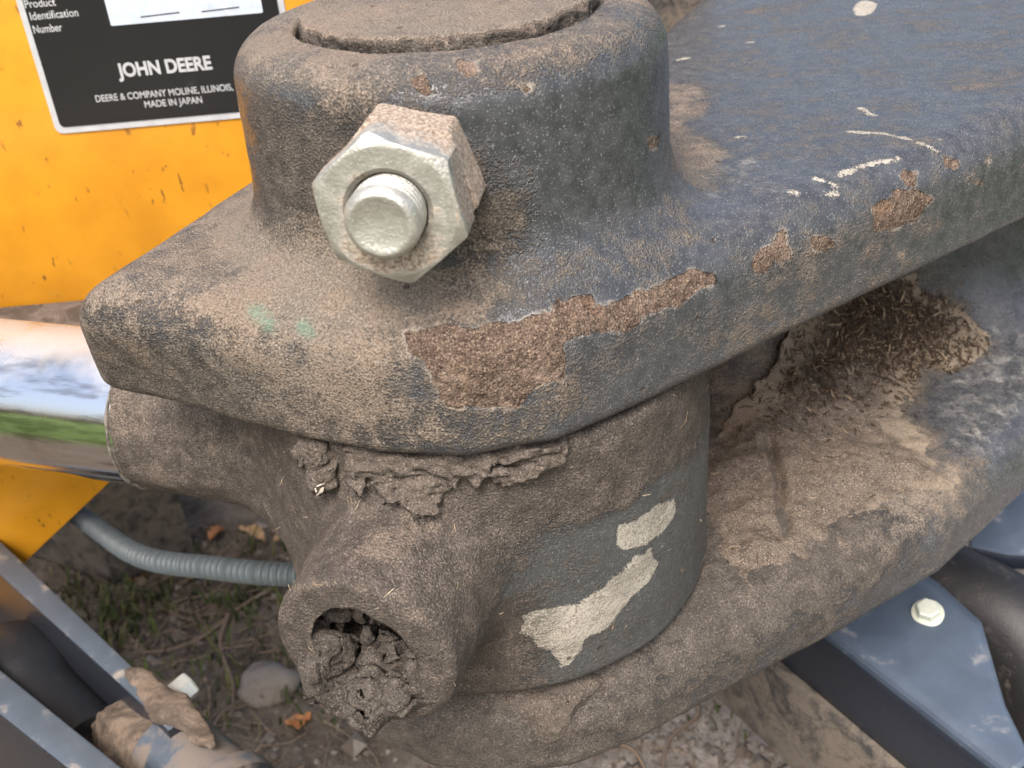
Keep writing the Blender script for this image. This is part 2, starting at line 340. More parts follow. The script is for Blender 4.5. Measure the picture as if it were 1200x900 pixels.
def zinc():
    m = M('dull zinc plating'); a = m.noise(2.5, 6, .65); f = m.noise(14, 4, .6); r = m.attr('rust')
    c = m.mix(m.smap(a, .35, .7), (.37, .365, .325), (.5, .495, .455)); c = m.mix(m.smap(f, .55, .75), c, (.6, .6, .55))
    rr = m.smap(m.add(r, m.mul(m.add(a, -.5), 1.1)), .35, .7); rc = m.mix(m.smap(f, .35, .65), (.17, .12, .085), (.42, .355, .29)); c = m.mix(rr, c, rc)
    c = m.mix(m.smap(m.noise(5, 5, .7, off=5), .66, .72), c, (.14, .12, .09))
    return m.out(c, m.fmix(rr, .38, .85), m.bump(m.add(f, m.mul(a, .6)), .03, .7), metal=m.fmix(rr, .6, 0.))
zinc_mat = zinc()
def chrome():
    m = M('hard chrome'); st = m.noise(6, 4, .6, co=m.scaled((.25, 1, 1))); f = m.noise(20, 3)
    sm = m.smap(m.noise(.7, 5, .6, off=2), .5, .75)
    g = m.t.nodes.new('ShaderNodeNewGeometry'); s_ = m.t.nodes.new('ShaderNodeSeparateXYZ'); m.t.links.new(g.outputs['Normal'], s_.inputs[0])
    q = m.t.nodes.new('ShaderNodeVectorMath'); q.operation = 'DOT_PRODUCT'; m.t.links.new(m.co, q.inputs[0]); q.inputs[1].default_value = tuple(ROD_D)
    ln = m.t.nodes.new('ShaderNodeCombineXYZ'); m.t.links.new(q.outputs['Value'], ln.inputs[0]); rings = m.noise(9, 5, .75, co=ln.outputs[0]); scr = m.smap(rings, .6, .68)
    c = m.mix(sm, (.76, .77, .78), (.6, .585, .55)); c = m.mix(m.mul(scr, .3), c, (.85, .85, .85)); ax_ = m.noise(2.2, 4, .6, co=m.scaled((.1, .3, 1.)), off=15); c = m.mix(m.smap(ax_, .52, .68, 0., .6), c, (.22, .21, .2))
    dm = m.mul(m.smap(m.add(s_.outputs[2], m.mul(m.add(m.noise(.5, 6, .65, off=8), -.5), .7)), .66, 1.02), .5)          # hazy beige dust tone on the shaft top, painted in for a pale reflection
    c = m.mix(dm, c, m.mix(m.noise(7, 4), (.33, .29, .26), (.46, .41, .38)))
    return m.out(c, m.fmix(dm, m.add(m.fmix(sm, .07, .2), m.mul(scr, .12)), .7), m.bump(m.add(m.mul(rings, .8), m.mul(f, .4)), .006, .6), metal=m.math('SUBTRACT', 1., m.mul(dm, .85)))
chrome_mat = chrome()
def yellow():
    m = M('industrial yellow paint'); a = m.noise(.25, 4); f = m.noise(7, 4)
    c = m.mix(m.smap(a, .3, .7), (.5, .215, .012), (.62, .28, .016)); sp = m.math('MULTIPLY', m.smap(m.noise(3.0, 3, .5, co=m.scaled((1, 1, .42)), off=1), .63, .67), m.smap(m.noise(.6, 2, off=7), .45, .6))
    c = m.mix(m.mul(sp, .85), c, (.16, .07, .015)); c = m.mix(m.smap(m.noise(.5, 6, .7, off=4), .58, .8, 0., .35), c, (.5, .3, .08))
    return m.out(c, m.fmix(f, .3, .45), m.bump(f, .006, .6), spec=.5)
yellow_mat = yellow()
def simple(name, col, rough, metal=0., var=.25, dirtcol=None, amt=.0, sc=1.5, bump=.02):
    m = M(name); a = m.noise(sc, 7, .65, .4); f = m.noise(sc*7, 4, .6)
    c = m.mix(a, [q*(1-var) for q in col], [min(q*(1+var), 1) for q in col]); r = rough
    if dirtcol:
        dm = m.smap(m.add(m.mul(m.noise(sc*.6, 9, .72, .8, off=3), .8), m.mul(f, .2)), .62-amt*.4, .72-amt*.25); c = m.mix(dm, c, dirtcol); r = m.fmix(dm, rough, .92)
    return m.out(c, r, m.bump(m.add(a, f), bump, .8), metal=metal)
mud_tan = simple('tan clay mud', (.15, .113, .084), .92, var=.4, dirtcol=(.06, .045, .034), amt=.5, sc=.9, bump=.08)
plate_black = simple('black printed vinyl', (.004, .004, .005), .45, var=.3, dirtcol=(.05, .05, .055), amt=.02, sc=.9, bump=.003)
plate_silver = simple('brushed silver', (.5, .52, .54), .45, .3, dirtcol=(.3, .29, .28), amt=.1, bump=.003)
plate_white = simple('pale blue grey label stock', (.46, .52, .6), .5, dirtcol=(.62, .66, .7), amt=.2, bump=.002)
print_white = simple('white print', (.42, .43, .44), .5, bump=.001)
print_black = simple('black print', (.015, .015, .018), .5, bump=.001)
hose_grey = simple('ribbed grey plastic', (.1, .122, .132), .45, dirtcol=(.16, .15, .13), amt=.1, bump=.004)
rubber = simple('black rubber', (.014, .014, .016), .5, dirtcol=(.09, .078, .065), amt=.2)
def toplit(name, paint, film, clay, rough, amt, thr=.69):
    # black paint, upward faces coloured lighter in place of sky reflection, plus clay smears
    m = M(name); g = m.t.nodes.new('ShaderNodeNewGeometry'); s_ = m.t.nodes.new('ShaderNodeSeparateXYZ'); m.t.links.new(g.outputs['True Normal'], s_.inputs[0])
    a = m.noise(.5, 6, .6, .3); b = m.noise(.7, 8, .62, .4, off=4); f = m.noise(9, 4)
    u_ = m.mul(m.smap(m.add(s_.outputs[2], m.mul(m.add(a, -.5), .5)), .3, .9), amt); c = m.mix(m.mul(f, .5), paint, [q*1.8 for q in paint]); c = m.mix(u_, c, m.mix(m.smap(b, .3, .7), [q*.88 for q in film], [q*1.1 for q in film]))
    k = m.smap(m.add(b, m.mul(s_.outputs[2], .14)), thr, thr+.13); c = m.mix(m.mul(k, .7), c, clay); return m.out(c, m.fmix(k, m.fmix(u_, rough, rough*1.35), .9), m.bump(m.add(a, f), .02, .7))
frame_blue = toplit('blue black paint with painted top light', (.014, .016, .021), (.075, .095, .122), (.3, .25, .195), .27, .85)
dark_steel = simple('dark dusty steel', (.035, .034, .034), .55, dirtcol=(.15, .125, .1), amt=.6, sc=1.3, bump=.05)
pale_blue = toplit('blue steel with painted top light', (.013, .017, .026), (.085, .112, .155), (.24, .235, .225), .24, .85, .74)
black_paint = simple('black paint', (.014, .016, .02), .35, dirtcol=(.1, .09, .075), amt=.1)

# ------------------------------------------------------------------ ground
GZ = -42.
def ground_h(x, y):
    P = np.stack([x, y, 0*x], -1); near = np.exp(-((x**2+y**2)/120.**2))
    return GZ+near*(.9*vnoise(P, .07, 1)+.5*vnoise(P, .25, 2)+.28*vnoise(P, .8, 3)+.14*vnoise(P, 2.0, 4))
u = np.sinh(np.linspace(-1, 1, 241)*7.2)/np.sinh(7.2)*30000; core = np.linspace(-62, 62, 280)
gx = np.sort(np.concatenate([u[np.abs(u) > 62.5], core])); n = len(gx); X, Y = np.meshgrid(gx, gx+18, indexing='ij')
V = np.stack([X, Y, ground_h(X, Y)], -1).reshape(-1, 3); i = np.arange(n*n).reshape(n, n)
Fc = np.stack([i[:-1, :-1], i[1:, :-1], i[1:, 1:], i[:-1, 1:]], -1).reshape(-1, 4)
def ground_material():
    m = M('bare soil with grass beyond'); mid = m.noise(.35, 8, .65, .4); fine = m.noise(2.4, 6, .65); sand = m.noise(6, 3); xyz = m.sep()
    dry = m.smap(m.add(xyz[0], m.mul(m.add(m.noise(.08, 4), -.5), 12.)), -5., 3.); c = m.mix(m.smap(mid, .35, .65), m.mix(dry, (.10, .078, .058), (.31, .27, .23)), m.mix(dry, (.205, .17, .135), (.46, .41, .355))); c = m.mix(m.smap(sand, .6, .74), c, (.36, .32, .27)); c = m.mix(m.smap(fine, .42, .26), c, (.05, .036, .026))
    dist = m.math('SQRT', m.add(m.mul(xyz[0], xyz[0]), m.mul(xyz[1], xyz[1])))
    gm = m.smap(m.add(dist, m.mul(m.add(m.noise(.02, 6), -.5), 120.)), 75., 120.); g2 = m.noise(.15, 8, .7)
    c = m.mix(gm, c, m.mix(m.smap(g2, .3, .7), (.06, .10, .025), (.14, .19, .055)))
    return m.out(c, .95, m.bump(m.add(fine, m.mul(sand, .6)), .5, 1.), spec=.15)
link('ground', mesh('ground', V, Fc), ground_material(), kind='structure')

# ------------------------------------------------------------------ the cast swing bracket
P, Fc, G = isosurf(f_bracket, (-10.6, -7.6, -14.6), (31, 34, 5.4), .115)
RUST = [[(-1.41, -6.08, -0.44), (-1.38, -6.29, -0.86), (-1.06, -6.37, -0.89), (-0.96, -6.42, -1.58), (-0.82, -6.45, -2.02), (-0.17, -6.51, -2.13), (0.79, -6.39, -2.31), (1.27, -6.31, -1.84), (1.87, -6.16, -1.86), (1.92, -6.13, -0.95), (2.54, -5.82, -0.93), (3.4, -5.42, -1.25), (4.07, -5.01, -1.04), (4.76, -4.55, -1.17), (5.21, -4.24, -0.98), (5.75, -3.89, -1.04), (5.66, -3.9, -0.8), (5.15, -4.1, -0.53), (4.8, -4.31, -0.52), (4.36, -4.61, -0.55), (4.02, -4.86, -0.56), (3.7, -4.99, -0.47), (3.28, -5.3, -0.56), (2.73, -5.55, -0.51), (2.67, -5.43, -0.31), (2.3, -5.53, -0.21), (1.85, -5.72, -0.17), (1.67, -5.96, -0.36), (1.32, -5.96, -0.28), (1.01, -6.1, -0.38), (0.58, -6.12, -0.33), (0.08, -6.2, -0.36), (-0.49, -6.16, -0.28)], [(10.34, -0.86, -0.87), (10.34, -0.9, -1.49), (10.89, -0.56, -1.64), (11.89, 0.09, -1.7), (12.39, 0.44, -1.28), (11.97, 0.19, -0.9), (11.59, -0.03, -0.82), (11.07, -0.26, -0.59), (10.99, -0.42, -0.81), (10.52, -0.7, -0.76)], [(6.73, -3.27, -1.18), (6.67, -3.27, -0.9), (6.84, -3.06, -0.68), (7.29, -2.77, -0.72), (7.53, -2.49, -0.5), (7.73, -2.37, -0.52), (7.7, -2.57, -0.85), (7.8, -2.55, -1.06), (7.77, -2.58, -1.27), (7.34, -2.86, -1.1), (7.09, -3.02, -1.33)], [(11.53, 0.35, -0.28), (11.95, 0.43, -0.44), (11.85, 0.2, -0.69), (11.54, -0.01, -0.68), (11.36, 0.13, -0.37)], [(12.95, 1.22, -0.32), (13.44, 1.26, -0.63), (13.24, 1.08, -0.74), (12.87, 0.94, -0.56)], [(8.38, -2.15, -0.91), (8.87, -1.85, -0.99), (9.12, -1.71, -1.36), (8.8, -1.9, -1.44), (8.4, -2.16, -1.19)], [(13.87, 1.37, -1.26), (14.3, 1.64, -1.35), (14.14, 1.55, -1.56)], [(4.13, -2.84, 2.25), (4.51, -2.2, 2.05), (4.44, -2.36, 1.81), (4.17, -2.78, 1.98)], [(11.32, -0.27, -2.43), (11.58, -0.09, -2.54), (11.56, -0.12, -2.66), (11.38, -0.24, -2.59)], [(14.28, 1.66, -0.9), (14.46, 1.81, -0.81), (14.52, 1.83, -0.9), (14.37, 1.7, -1.04)], [(0.19, -4.31, 4.67), (0.64, -4.37, 4.62), (0.58, -4.72, 4.35), (0.32, -4.76, 4.33), (0.25, -4.58, 4.51)], [(-0.75, -4.63, 4.42), (-0.46, -4.61, 4.47), (-0.36, -4.78, 4.28), (-0.16, -4.9, 4.07), (-0.44, -4.87, 4.12), (-0.65, -4.78, 4.25)], [(1.42, -4.66, 4.15), (1.62, -4.61, 4.12), (1.49, -4.71, 3.96)]]
CREAM_P = [[(15.37, 16.82, 0.01), (15.92, 17.87, -0.01), (16.34, 17.83, -0.01), (16.4, 17.05, -0.02), (15.86, 15.78, -0.01), (15.28, 15.28, -0), (15.01, 15.6, 0.01)]]
CREAM_S = [[(10.74, 2.66, 0), (11.51, 2.29, 0), (12.22, 1.54, -0.01), (12.85, 1.23, -0.26)], [(9.64, -0.26, -0.03), (10.34, 0.21, -0.02), (11.43, 0.67, -0.09)], [(8.87, -0.54, 0), (9.03, -0.61, -0.01)], [(9.22, -0.73, -0.07), (9.41, -0.72, -0.12)], [(8.91, -1.2, -0.17), (9.34, -0.99, -0.23)], [(12.93, 1.75, -0.05), (13.01, 1.71, -0.07)], [(9.86, 15.6, 0), (10.07, 15.73, -0)], [(10.29, 13.03, -0.01), (10.55, 13.04, -0.02)], [(7.55, 11.47, 0.01), (7.93, 11.62, 0.01)], [(8.01, -1.21, 0.01), (8.21, -1.22, -0.01)], [(7.69, 3.02, -0.01), (7.83, 2.99, 0)], [(11.84, 3.85, -0.01), (11.66, 4.57, -0)]]
TANDUST = [[(6.72, 8.8, -0.01), (7.71, 8.45, -0), (7.7, 6.47, -0), (7.22, 5.15, -0), (6.59, 4.67, -0.01), (6.43, 3.53, -0), (7.04, 3.03, 0), (7.17, 1.69, -0.01), (6.69, 0.92, 0.01), (5.52, -0.35, 0.33), (5.05, -1.18, 0.77)]]
TEAL = [[(-4.81, -4.66, -0.26), (-4.45, -5.02, -0.5)], [(-3.66, -5.3, -0.46), (-3.53, -5.42, -0.55)]]
EPALE = [[(3.05, -5.49, -6.59), (3.48, -5.23, -6.72), (4.04, -4.81, -6.6), (4.65, -4.22, -6.87), (4.72, -4.15, -7.45), (4.28, -4.58, -7.72), (3.69, -5.06, -7.71), (3.25, -5.36, -7.54), (2.98, -5.52, -7.25)], [(0.57, -6.38, -8.42), (1.13, -6.2, -8.39), (1.84, -6, -8.6), (2.36, -5.81, -8.42), (3.01, -5.52, -8.1), (3.46, -5.23, -7.81), (3.92, -4.89, -7.95), (4.18, -4.68, -8.63), (3.91, -4.91, -9.01), (3.38, -5.3, -9.15), (2.98, -5.53, -9.45), (2.7, -5.66, -9.85), (2.1, -5.91, -9.88), (1.92, -5.98, -10.22), (1.64, -6.08, -10.59), (1.37, -6.16, -10.62), (1.15, -6.2, -9.9), (0.79, -6.24, -9.75), (0.72, -6.25, -9.32), (0.43, -6.32, -9.14)]]
ETAN = [[(-10.63, 0.67, -7.51), (-9.85, 0.38, -7.39), (-9.55, 0.24, -7.69), (-9.08, 0.11, -7.95), (-9.49, 0.66, -8.85), (-10.49, 0.72, -8.25)], [(-8.9, 0.11, -8.29), (-8.58, 0.34, -8.93)]]
ESCR = [[(4.62, -4.26, -9.82), (5.07, -3.68, -9.89)], [(2.15, -5.89, -7.16), (2.26, -5.85, -7.18)], [(4.28, -4.6, -8.14), (4.34, -4.54, -8.24)]]

SOIL = [(7.0, -3.2), (6.6, 1), (7.0, 4.6), (9.0, 5.6), (10.6, 7.0), (12.0, 8.8), (13.4, 10.3), (16.2, 10.0), (19.3, 8.6), (16.8, 7.8), (15.1, 6.9), (14.2, 4.2), (15.0, 1.6), (14.2, .6), (11.2, -.6), (8.8, -2.0)]
def fields_bracket(P, G):
    x, y, z = P.T; r = np.hypot(x, y); up = np.clip(G[:, 2], 0, 1); low = smoothstep(-4.5, -6.5, z)
    n1 = vnoise(P, .45, 21); boss = smoothstep(5.6, 5.0, r)*smoothstep(.3, 1, z)
    left = smoothstep(2.0, -3., x)
    dust = .06+.17*up*(1-boss)*(1-low)+.72*boss*smoothstep(3.7, 4.6, z)*(.75+.25*left)  # first up term lightens the lug top to stand in for sky reflection
    dust += (1-boss)*(1-low)*smoothstep(-3.4, -.3, z)*smoothstep(1.2, -4.5, x+.4*n1)*(.14+.34*up)
    dust += (1-boss)*(1-low)*smoothstep(-.35, -1.6, z)*smoothstep(22, 8, x)*.27
    dust += .55*np.exp(-((P-[-2.6, -4.9, .5])**2).sum(1)/2.6**2)*(z < 1.6)+.35*np.exp(-((P-[5.6, .5, .2])**2).sum(1)/1.0)
    dirt = .0+blobs(P, [(-3.5, -3.6, 2.5, 1.9, .75), (-1.2, -5., 3.3, 1.5, .5), (.7, -5., 1.6, 1.3, .5), (-1.8, -5.3, .4, 2.2, .45), (-4.6, -1.9, .6, 1.5, .4)])
    dirt += (1-low)*smoothstep(-.8, -2.4, z)*(.30+.25*smoothstep(3, -6, x)+.1*n1)*smoothstep(22, 9, x)
    dirt += (1-low)*(z < 1)*.5*smoothstep(0, -6, x)
    dust += .28*np.exp(-((r-5.75)/.45)**2)*(z > -.3)*(z < 1.3)*(.5+.5*smoothstep(5, -3, x))
    cl = smoothstep(.6, 2.2, x)*boss*smoothstep(4.5, 3.6, z); dust *= 1-.8*cl; dirt *= 1-.8*cl
    bare = smoothstep(13.2, 16.2, x-.35*(y-3)+.9*n1)                       # lower lug: bare and clay-smeared towards the arm
    wall = smoothstep(-11.0, -9.6, z)
    dirt = np.where(z < -8, (1-bare)*(.75-.3*smoothstep(-12, -13, z)*smoothstep(1, 5, x)+.25*n1)*(1-.7*wall), dirt); dust = np.where(z < -8, (1-bare)*(.02+.14*up)*(1-wall)+.06+.75*np.exp(-((P-[9.8, 7.8, -10.6])**2).sum(1)/1.7**2)+.45*np.exp(-((P-[15.2, 1.6, -11.5])**2).sum(1)/1.7**2), dust)
    sd_ = poly2(x, y, SOIL, .5); dust = np.where((z < -8), np.maximum(dust, .62*np.exp(-(np.maximum(sd_, 0)/.9)**2)*smoothstep(9, 13, x+.6*y)*(sd_ < 3)), dust)
    film = np.where(z < -8, .36*bare*up*(1-wall)+.25*wall*smoothstep(14, 10, x), -.1+.25*np.exp(-((P-[6, 1, .2])**2).sum(1)/9)+.2*up*(1-boss)*smoothstep(0, 6, x))  # last up term paints the sky-lit look onto the upper lug top
    film = np.where((z > -8) & (z < -4), -.2, film)
    rust = np.full(len(P), -1.)
    for q in RUST: rust = np.maximum(rust, patch(P, q))
    for q in TANDUST: dust = np.maximum(dust, .30+1.1*np.clip(patch(P, q)+.1, -.3, .3))
    cream = np.maximum(strokes(P, [[p+(.12,) for p in q] for q in CREAM_S]), patch(P, CREAM_P[0])); cream = np.where(z < -2, -1, cream)
    teal = strokes(P, [[p+(.3,) for p in q] for q in TEAL])
    return dict(dust=dust, dirt=dirt, film=film, rust=rust, cream=cream, teal=teal)
at = fields_bracket(P, G)
P = P-G*(.05*smoothstep(-.04, .06, at['rust'])*(1+.5*vnoise(P, 3, 90)))[:, None]
br = thing('swing_bracket', 'slate-blue cast steel swing bracket, paint chipped and rusting, dusty round boss on top', 'bracket', (6, 6, -14))
c = P[Fc].mean(1); rc = np.hypot(c[:, 0], c[:, 1])
sb = (rc < 5.75) & (c[:, 2] > .22); sl = (c[:, 2] < -9.6) & ~sb; su = (c[:, 2] > -4.2) & ~sb; sw = ~(sb | sl | su)
submesh('upper_lug', P, Fc, G, su, at, slate, br, label='upper lug with flaked paint and rust along its rounded edge')
submesh('pin_boss', P, Fc, G, sb, at, slate, br, label='round pin boss with sandy dust on its shoulder')
submesh('lower_lug', P, Fc, G, sl, at, slate, br, label='lower lug covered in brown packed soil')
submesh('web', P, Fc, G, sw, at, slate, br)

# pin in the boss
def f_pin(P):
    x, y, z = P.T if P.ndim == 2 else (P[..., 0], P[..., 1], P[..., 2])
    r = np.hypot(x, y); return rext(r-3.44-.07*vnoise(P, 1.3, 8)-.09*vnoise(P, 3.5, 8)*smoothstep(5.05, 4.75, z)-.05*vnoise(P, 8, 8), z, 2.5, 5.06-.008*r*r, .14, .05)-.02*vnoise(P, 1.2, 3)-.02*vnoise(P, 4, 3)
Pp, Fp, Gp = isosurf(f_pin, (-4, -4, 2.2), (4, 4, 5.5), .08)
pin_mat = grime('dusty rusted pin', (.12, .085, .065), (.2, .15, .115), .7)
link('pivot_pin', mesh('pivot_pin', Pp, Fp, True, Gp, dict(dust=.85*smoothstep(.2, .9, Gp[:, 2]), dirt=.8*(1-Gp[:, 2]), rust=np.full(len(Pp), -1.), cream=np.full(len(Pp), -1.), teal=np.full(len(Pp), -1.), film=np.full(len(Pp), -1.))), pin_mat,
     label='round dusty head of the pivot pin in the top of the boss', category='pin')

# ------------------------------------------------------------------ bolt and nuts through the boss
bt = thing('retaining_bolt', 'zinc hex nut and bolt end with rusty flanks on the front of the boss', 'bolt', BOLT_O+BOLT_D*5)
bx = np.array([-BOLT_D[1], BOLT_D[0], 0.]); bz = np.array([0, 0, 1.])
if bx[0] < 0: bx = -bx
def hexnut(t0, t1, af, rot, name, rust, face=True):
    """hexagon with chamfered front: intersection of a hex prism and a shallow cone, on a polar grid"""
    n = 96; ang = np.arange(n)*2*pi/n; hr = (af/2)/np.cos(((ang-rot) % (pi/3))-pi/6)
    rings = []
    H = t1-t0; rc_ = af/2*.97
    def ch(r): return np.maximum(0, r-rc_)*.58                          # 30 degree chamfer
    rings.append((t0+0*ang+ch(hr)*.8, hr)); rings.append((t0+H*.3+0*ang, hr)); rings.append((t0+H*.6+0*ang, hr)); rings.append((t1-ch(hr)-.02, hr)); rings.append((t1-ch(hr*.985), hr*.985))
    rings.append((t1+0*ang, np.full(n, rc_*.99))); rings.append((t1+0*ang, np.full(n, rc_*.96))); rings.append((t1+0*ang-.01, np.full(n, .88))); rings.append((t1-.12+0*ang, np.full(n, .76))); rings.append((t1-.5+0*ang, np.full(n, .75)))
    V = np.concatenate([BOLT_O+t[:, None]*BOLT_D+r[:, None]*(np.cos(ang)[:, None]*bx+np.sin(ang)[:, None]*bz) for t, r in rings])
    V = V+.012*np.stack([vnoise(V, 3, s) for s in (1, 2, 3)], -1)
    Fc = [(i*n+j, i*n+(j+1) % n, (i+1)*n+(j+1) % n, (i+1)*n+j) for i in range(len(rings)-1) for j in range(n)]
    d = (V-BOLT_O); t = d@BOLT_D; a = np.arctan2(d@bz, d@bx)
    rv = rust(t, a, np.hypot(d@bz, d@bx))
    me = mesh(name, V, Fc, True, None, dict(rust=rv)); me.set_sharp_from_angle(angle=radians(28)); return link(name, me, zinc_mat, bt)
hexnut(4.9, 6.0, 2.72, radians(-13), 'lock_nut', lambda t, a, r: .75+.1*np.sin(a)+0*t)
hexnut(6.03, 7.1, 2.72, radians(-21), 'nut', lambda t, a, r: np.where(r < 1.3, .16+.45*smoothstep(-.2, -1.1, np.sin(a)*r)+.3*smoothstep(.98, .86, r), .26+.42*smoothstep(.6, -.8, np.abs(a)-.3)+.4*smoothstep(7.05, 6.4, t)))
prof = [(6.5, .72), (6.95, .72)]
t = 7.0
while t < 7.55: prof += [(t, .655), (t+.06, .735), (t+.09, .735)]; t += .15
prof += [(7.66, .68), (7.72, .61), (7.73, .56), (7.70, .5), (7.66, .28), (7.65, .05)]
sh = MB().lathe(prof, BOLT_O, BOLT_D, 56); sh.build('shank', zinc_mat, bt, sharp=50)

# ------------------------------------------------------------------ cylinder rod with its eye
rod = thing('cylinder_rod', 'hydraulic cylinder rod, bright chrome shaft with a mud-caked eye and open side tube', 'cylinder rod', (0, 0, -11.3))
P, Fc, G = isosurf(f_eye, (-13.2, -10.4, -11.9), (7.2, 7.2, -3.0), .095)
x, y, z = P.T; r = np.hypot(x, y); n1 = vnoise(P, .5, 31)
clean = smoothstep(-.6, 1.6, x+.5*n1)*smoothstep(-5.2, -6.6, z-.3*n1)
tq = (P-TUBE_O)@TUBE_D; under = smoothstep(.1, -.6, G[:, 2])
dirt = .95-.72*clean; dust = .24*np.clip(G[:, 2]+.25, 0, 1)+.12-.05*clean+.15*smoothstep(-4.5, -9, x)
cream = np.full(len(P), -1.)
for q in EPALE: cream = np.maximum(cream, patch(P, q))
cream = np.maximum(cream, strokes(P, [[p+(.035,) for p in q] for q in ESCR]))
dust = np.maximum(dust, .25+1.2*np.clip(patch(P, ETAN[0])+.05, -.3, .35))
P = P+G*(.03*smoothstep(-.02, .1, cream)*(1+.6*vnoise(P, 4, 91)))[:, None]
at = dict(dust=dust, dirt=dirt, cream=cream, rust=np.full(len(P), -1.), film=-.2+0*x, teal=np.full(len(P), -1.))
c = P[Fc].mean(1); ct = (c-TUBE_O); tt = ct@TUBE_D; rr = np.sqrt(np.maximum((ct*ct).sum(1)-tt*tt, 0)); st = (tt > 6.75) & (rr < 3.1)
sn = ((c-ROD_O)@ROD_D > 7.4) & ~st
submesh('rod_eye', P, Fc, G, ~(st | sn), at, eye_mat, rod, label='drum-shaped rod eye, brown mud above and bare dark steel at right')
submesh('side_tube', P, Fc, G, st, at, eye_mat, rod, label='short open tube on the eye, its mouth choked with mud')
submesh('neck', P, Fc, G, sn, at, eye_mat, rod)
MB().lathe([(11.0, 2.3), (11.15, 2.5), (11.22, 2.52), (11.3, 2.49), (11.4, 2.46), (45, 2.46), (45, 2)], ROD_O, ROD_D, 128).build('chrome_shaft', chrome_mat, rod, sharp=30)
th = np.linspace(0, 2*pi, 161); side = np.array([ROD_D[1], -ROD_D[0], 0])
ring = [ROD_O+ROD_D*(11.31+.035*vnoise(np.array([[a*4, 0, 0]]), 1, 2)[0])+2.5*(cos(a)*side+sin(a)*np.array([0, 0, 1])) for a in th]
MB().tube(ring, .045+.02*vnoise(np.stack([th*6, th*0, th*0], -1), 1, 3), 8, False).build('weld_seam', simple('pale weld seam', (.2, .18, .155), .6, dirtcol=(.06, .05, .04), amt=.5, sc=3), rod)

# ------------------------------------------------------------------ mud and soil
def mudthing(name, f, lo, hi, h, mat, label, cat='mud', **kw):
    P, Fc, G = isosurf(f, lo, hi, h, margin=.5); return link(name, mesh(name, P, Fc, True, G), mat, None, label=label, category=cat, **kw), P, G
def tp(t, u, v): return TUBE_O+TUBE_D*t+u*np.array([cos(TUBE_A), sin(TUBE_A), 0])+v*np.array([0, 0, 1.])
balls = [(8.75, -1.15, -.65, .75), (8.6, -1.55, -.2, .42), (8.8, -.7, -1.45, .7), (8.95, .15, -1.45, .72), (8.9, .85, -1.15, .62), (8.5, 1.25, -.6, .5), (8.1, -.2, -.25, .36), (7.9, .4, .25, .42), (7.8, -.5, .55, .45), (7.8, .15, .95, .4), (8.0, .95, .5, .4), (8.2, .55, -.6, .42),
         (8.0, -1.25, .3, .4), (7.2, -1.1, .9, .5), (7.9, 1.15, .0, .35), (8.3, .1, -.9, .5)]
def f_plug(P):
    w_ = P+.34*np.stack([vnoise(P, 1.5, s) for s in (4, 5, 6)], -1)
    d = cyl(P, TUBE_O, TUBE_D, 5.5, 6.75, 1.75, 1.75, .1)[0]
    for t, u_, v, r_ in balls: d = smin(d, np.linalg.norm(w_-tp(t, u_, v), axis=-1)-r_, .13)
    for t, u_, v, r_ in [(8.0, -.7, .15, .2), (8.1, .25, -.05, .26), (8.0, .85, .35, .26), (8.3, .75, -.35, .2), (7.9, 0, .55, .22), (8.6, -.35, -.75, .16)]:
        d = smax(d, .0-(np.linalg.norm(w_-tp(t, u_, v), axis=-1)-r_), .06)
    q = P-TUBE_O; t = q@TUBE_D; rr = np.sqrt(np.maximum((q*q).sum(-1)-t*t, 0)); d = np.maximum(d, rr-2.28-.1*vnoise(P, 1.5, 2))
    cr = np.abs(vnoise(P, 1.5, 12)); d = d+.15*smoothstep(.13, 0, cr); cr = np.abs(vnoise(P, 2.6, 13)); d = d+.1*smoothstep(.12, 0, cr)
    return d-.08*vnoise(P, 3, 1)-.04*vnoise(P, 7, 2)-.014*vnoise(P, 14, 3)
c0 = tp(8, 0, 0)
mudthing('mud_plug', f_plug, c0-2.6, c0+2.6, .05, mud_dark, 'cracked dark mud plug filling the open mouth of the side tube')
def f_crust(P):
    x, y, z = P[..., 0], P[..., 1], P[..., 2]; q = np.stack([x*1., y*1., z*3.2], -1)
    h = .2+.13*vnoise(q, 1.3, 41)+.09*vnoise(q, 3.2, 42)+.05*vnoise(P, 7, 44)
    zb = -4.35+.32*vnoise(np.stack([x, x*0, x*0], -1), 1.1, 43)+.22*vnoise(np.stack([x, x*0, x*0], -1), 3.3, 45)-.42*np.exp(-((x+1.45)/.5)**2)+.25*np.exp(-((x+.35)/.3)**2)
    d = np.maximum(f_eye(P)-h, (zb-z)*.8); d = np.maximum(d, np.maximum(-3.4-x, x-1.75)*.9+.15*vnoise(P, 2, 46)); d = np.maximum(d, -(f_eye(P)+.15))
    d = np.maximum(d, z+3.56+.06*vnoise(P, 2.5, 49))
    d = np.maximum(d, -np.maximum(np.abs(z+3.85+.1*vnoise(P, 1.5, 47))-.07, np.maximum(.1-x, x-1.2)))
    return d-.06*vnoise(P, 4, 48)-.032*vnoise(P, 9, 50)-.014*vnoise(P, 17, 51)
mudthing('mud_crust', f_crust, (-3.3, -7.6, -5.7), (2.3, -5.2, -3.2), .05, mud_grey, 'flaky grey mud crust hanging under the seam of the upper lug')
def clod(c, r, sq=(1, 1, 1), seed=0):
    c = np.array(c); sq = np.array(sq)
    def f(P):
        d = (np.linalg.norm((P-c)/sq, axis=-1)-r)*min(sq); return d-.17*r*2*vnoise(P, 1.1/r, seed)-.16*r*vnoise(P, 2.6/r, seed+1)-.09*r*vnoise(P, 6/r, seed+2)
    return f
cl1, cl2 = clod((-3.85, -5.25, -4.55), .42, (1, .8, 1), 3), clod((-4.0, -5.05, -4.0), .45, (1.3, .8, .7), 9)
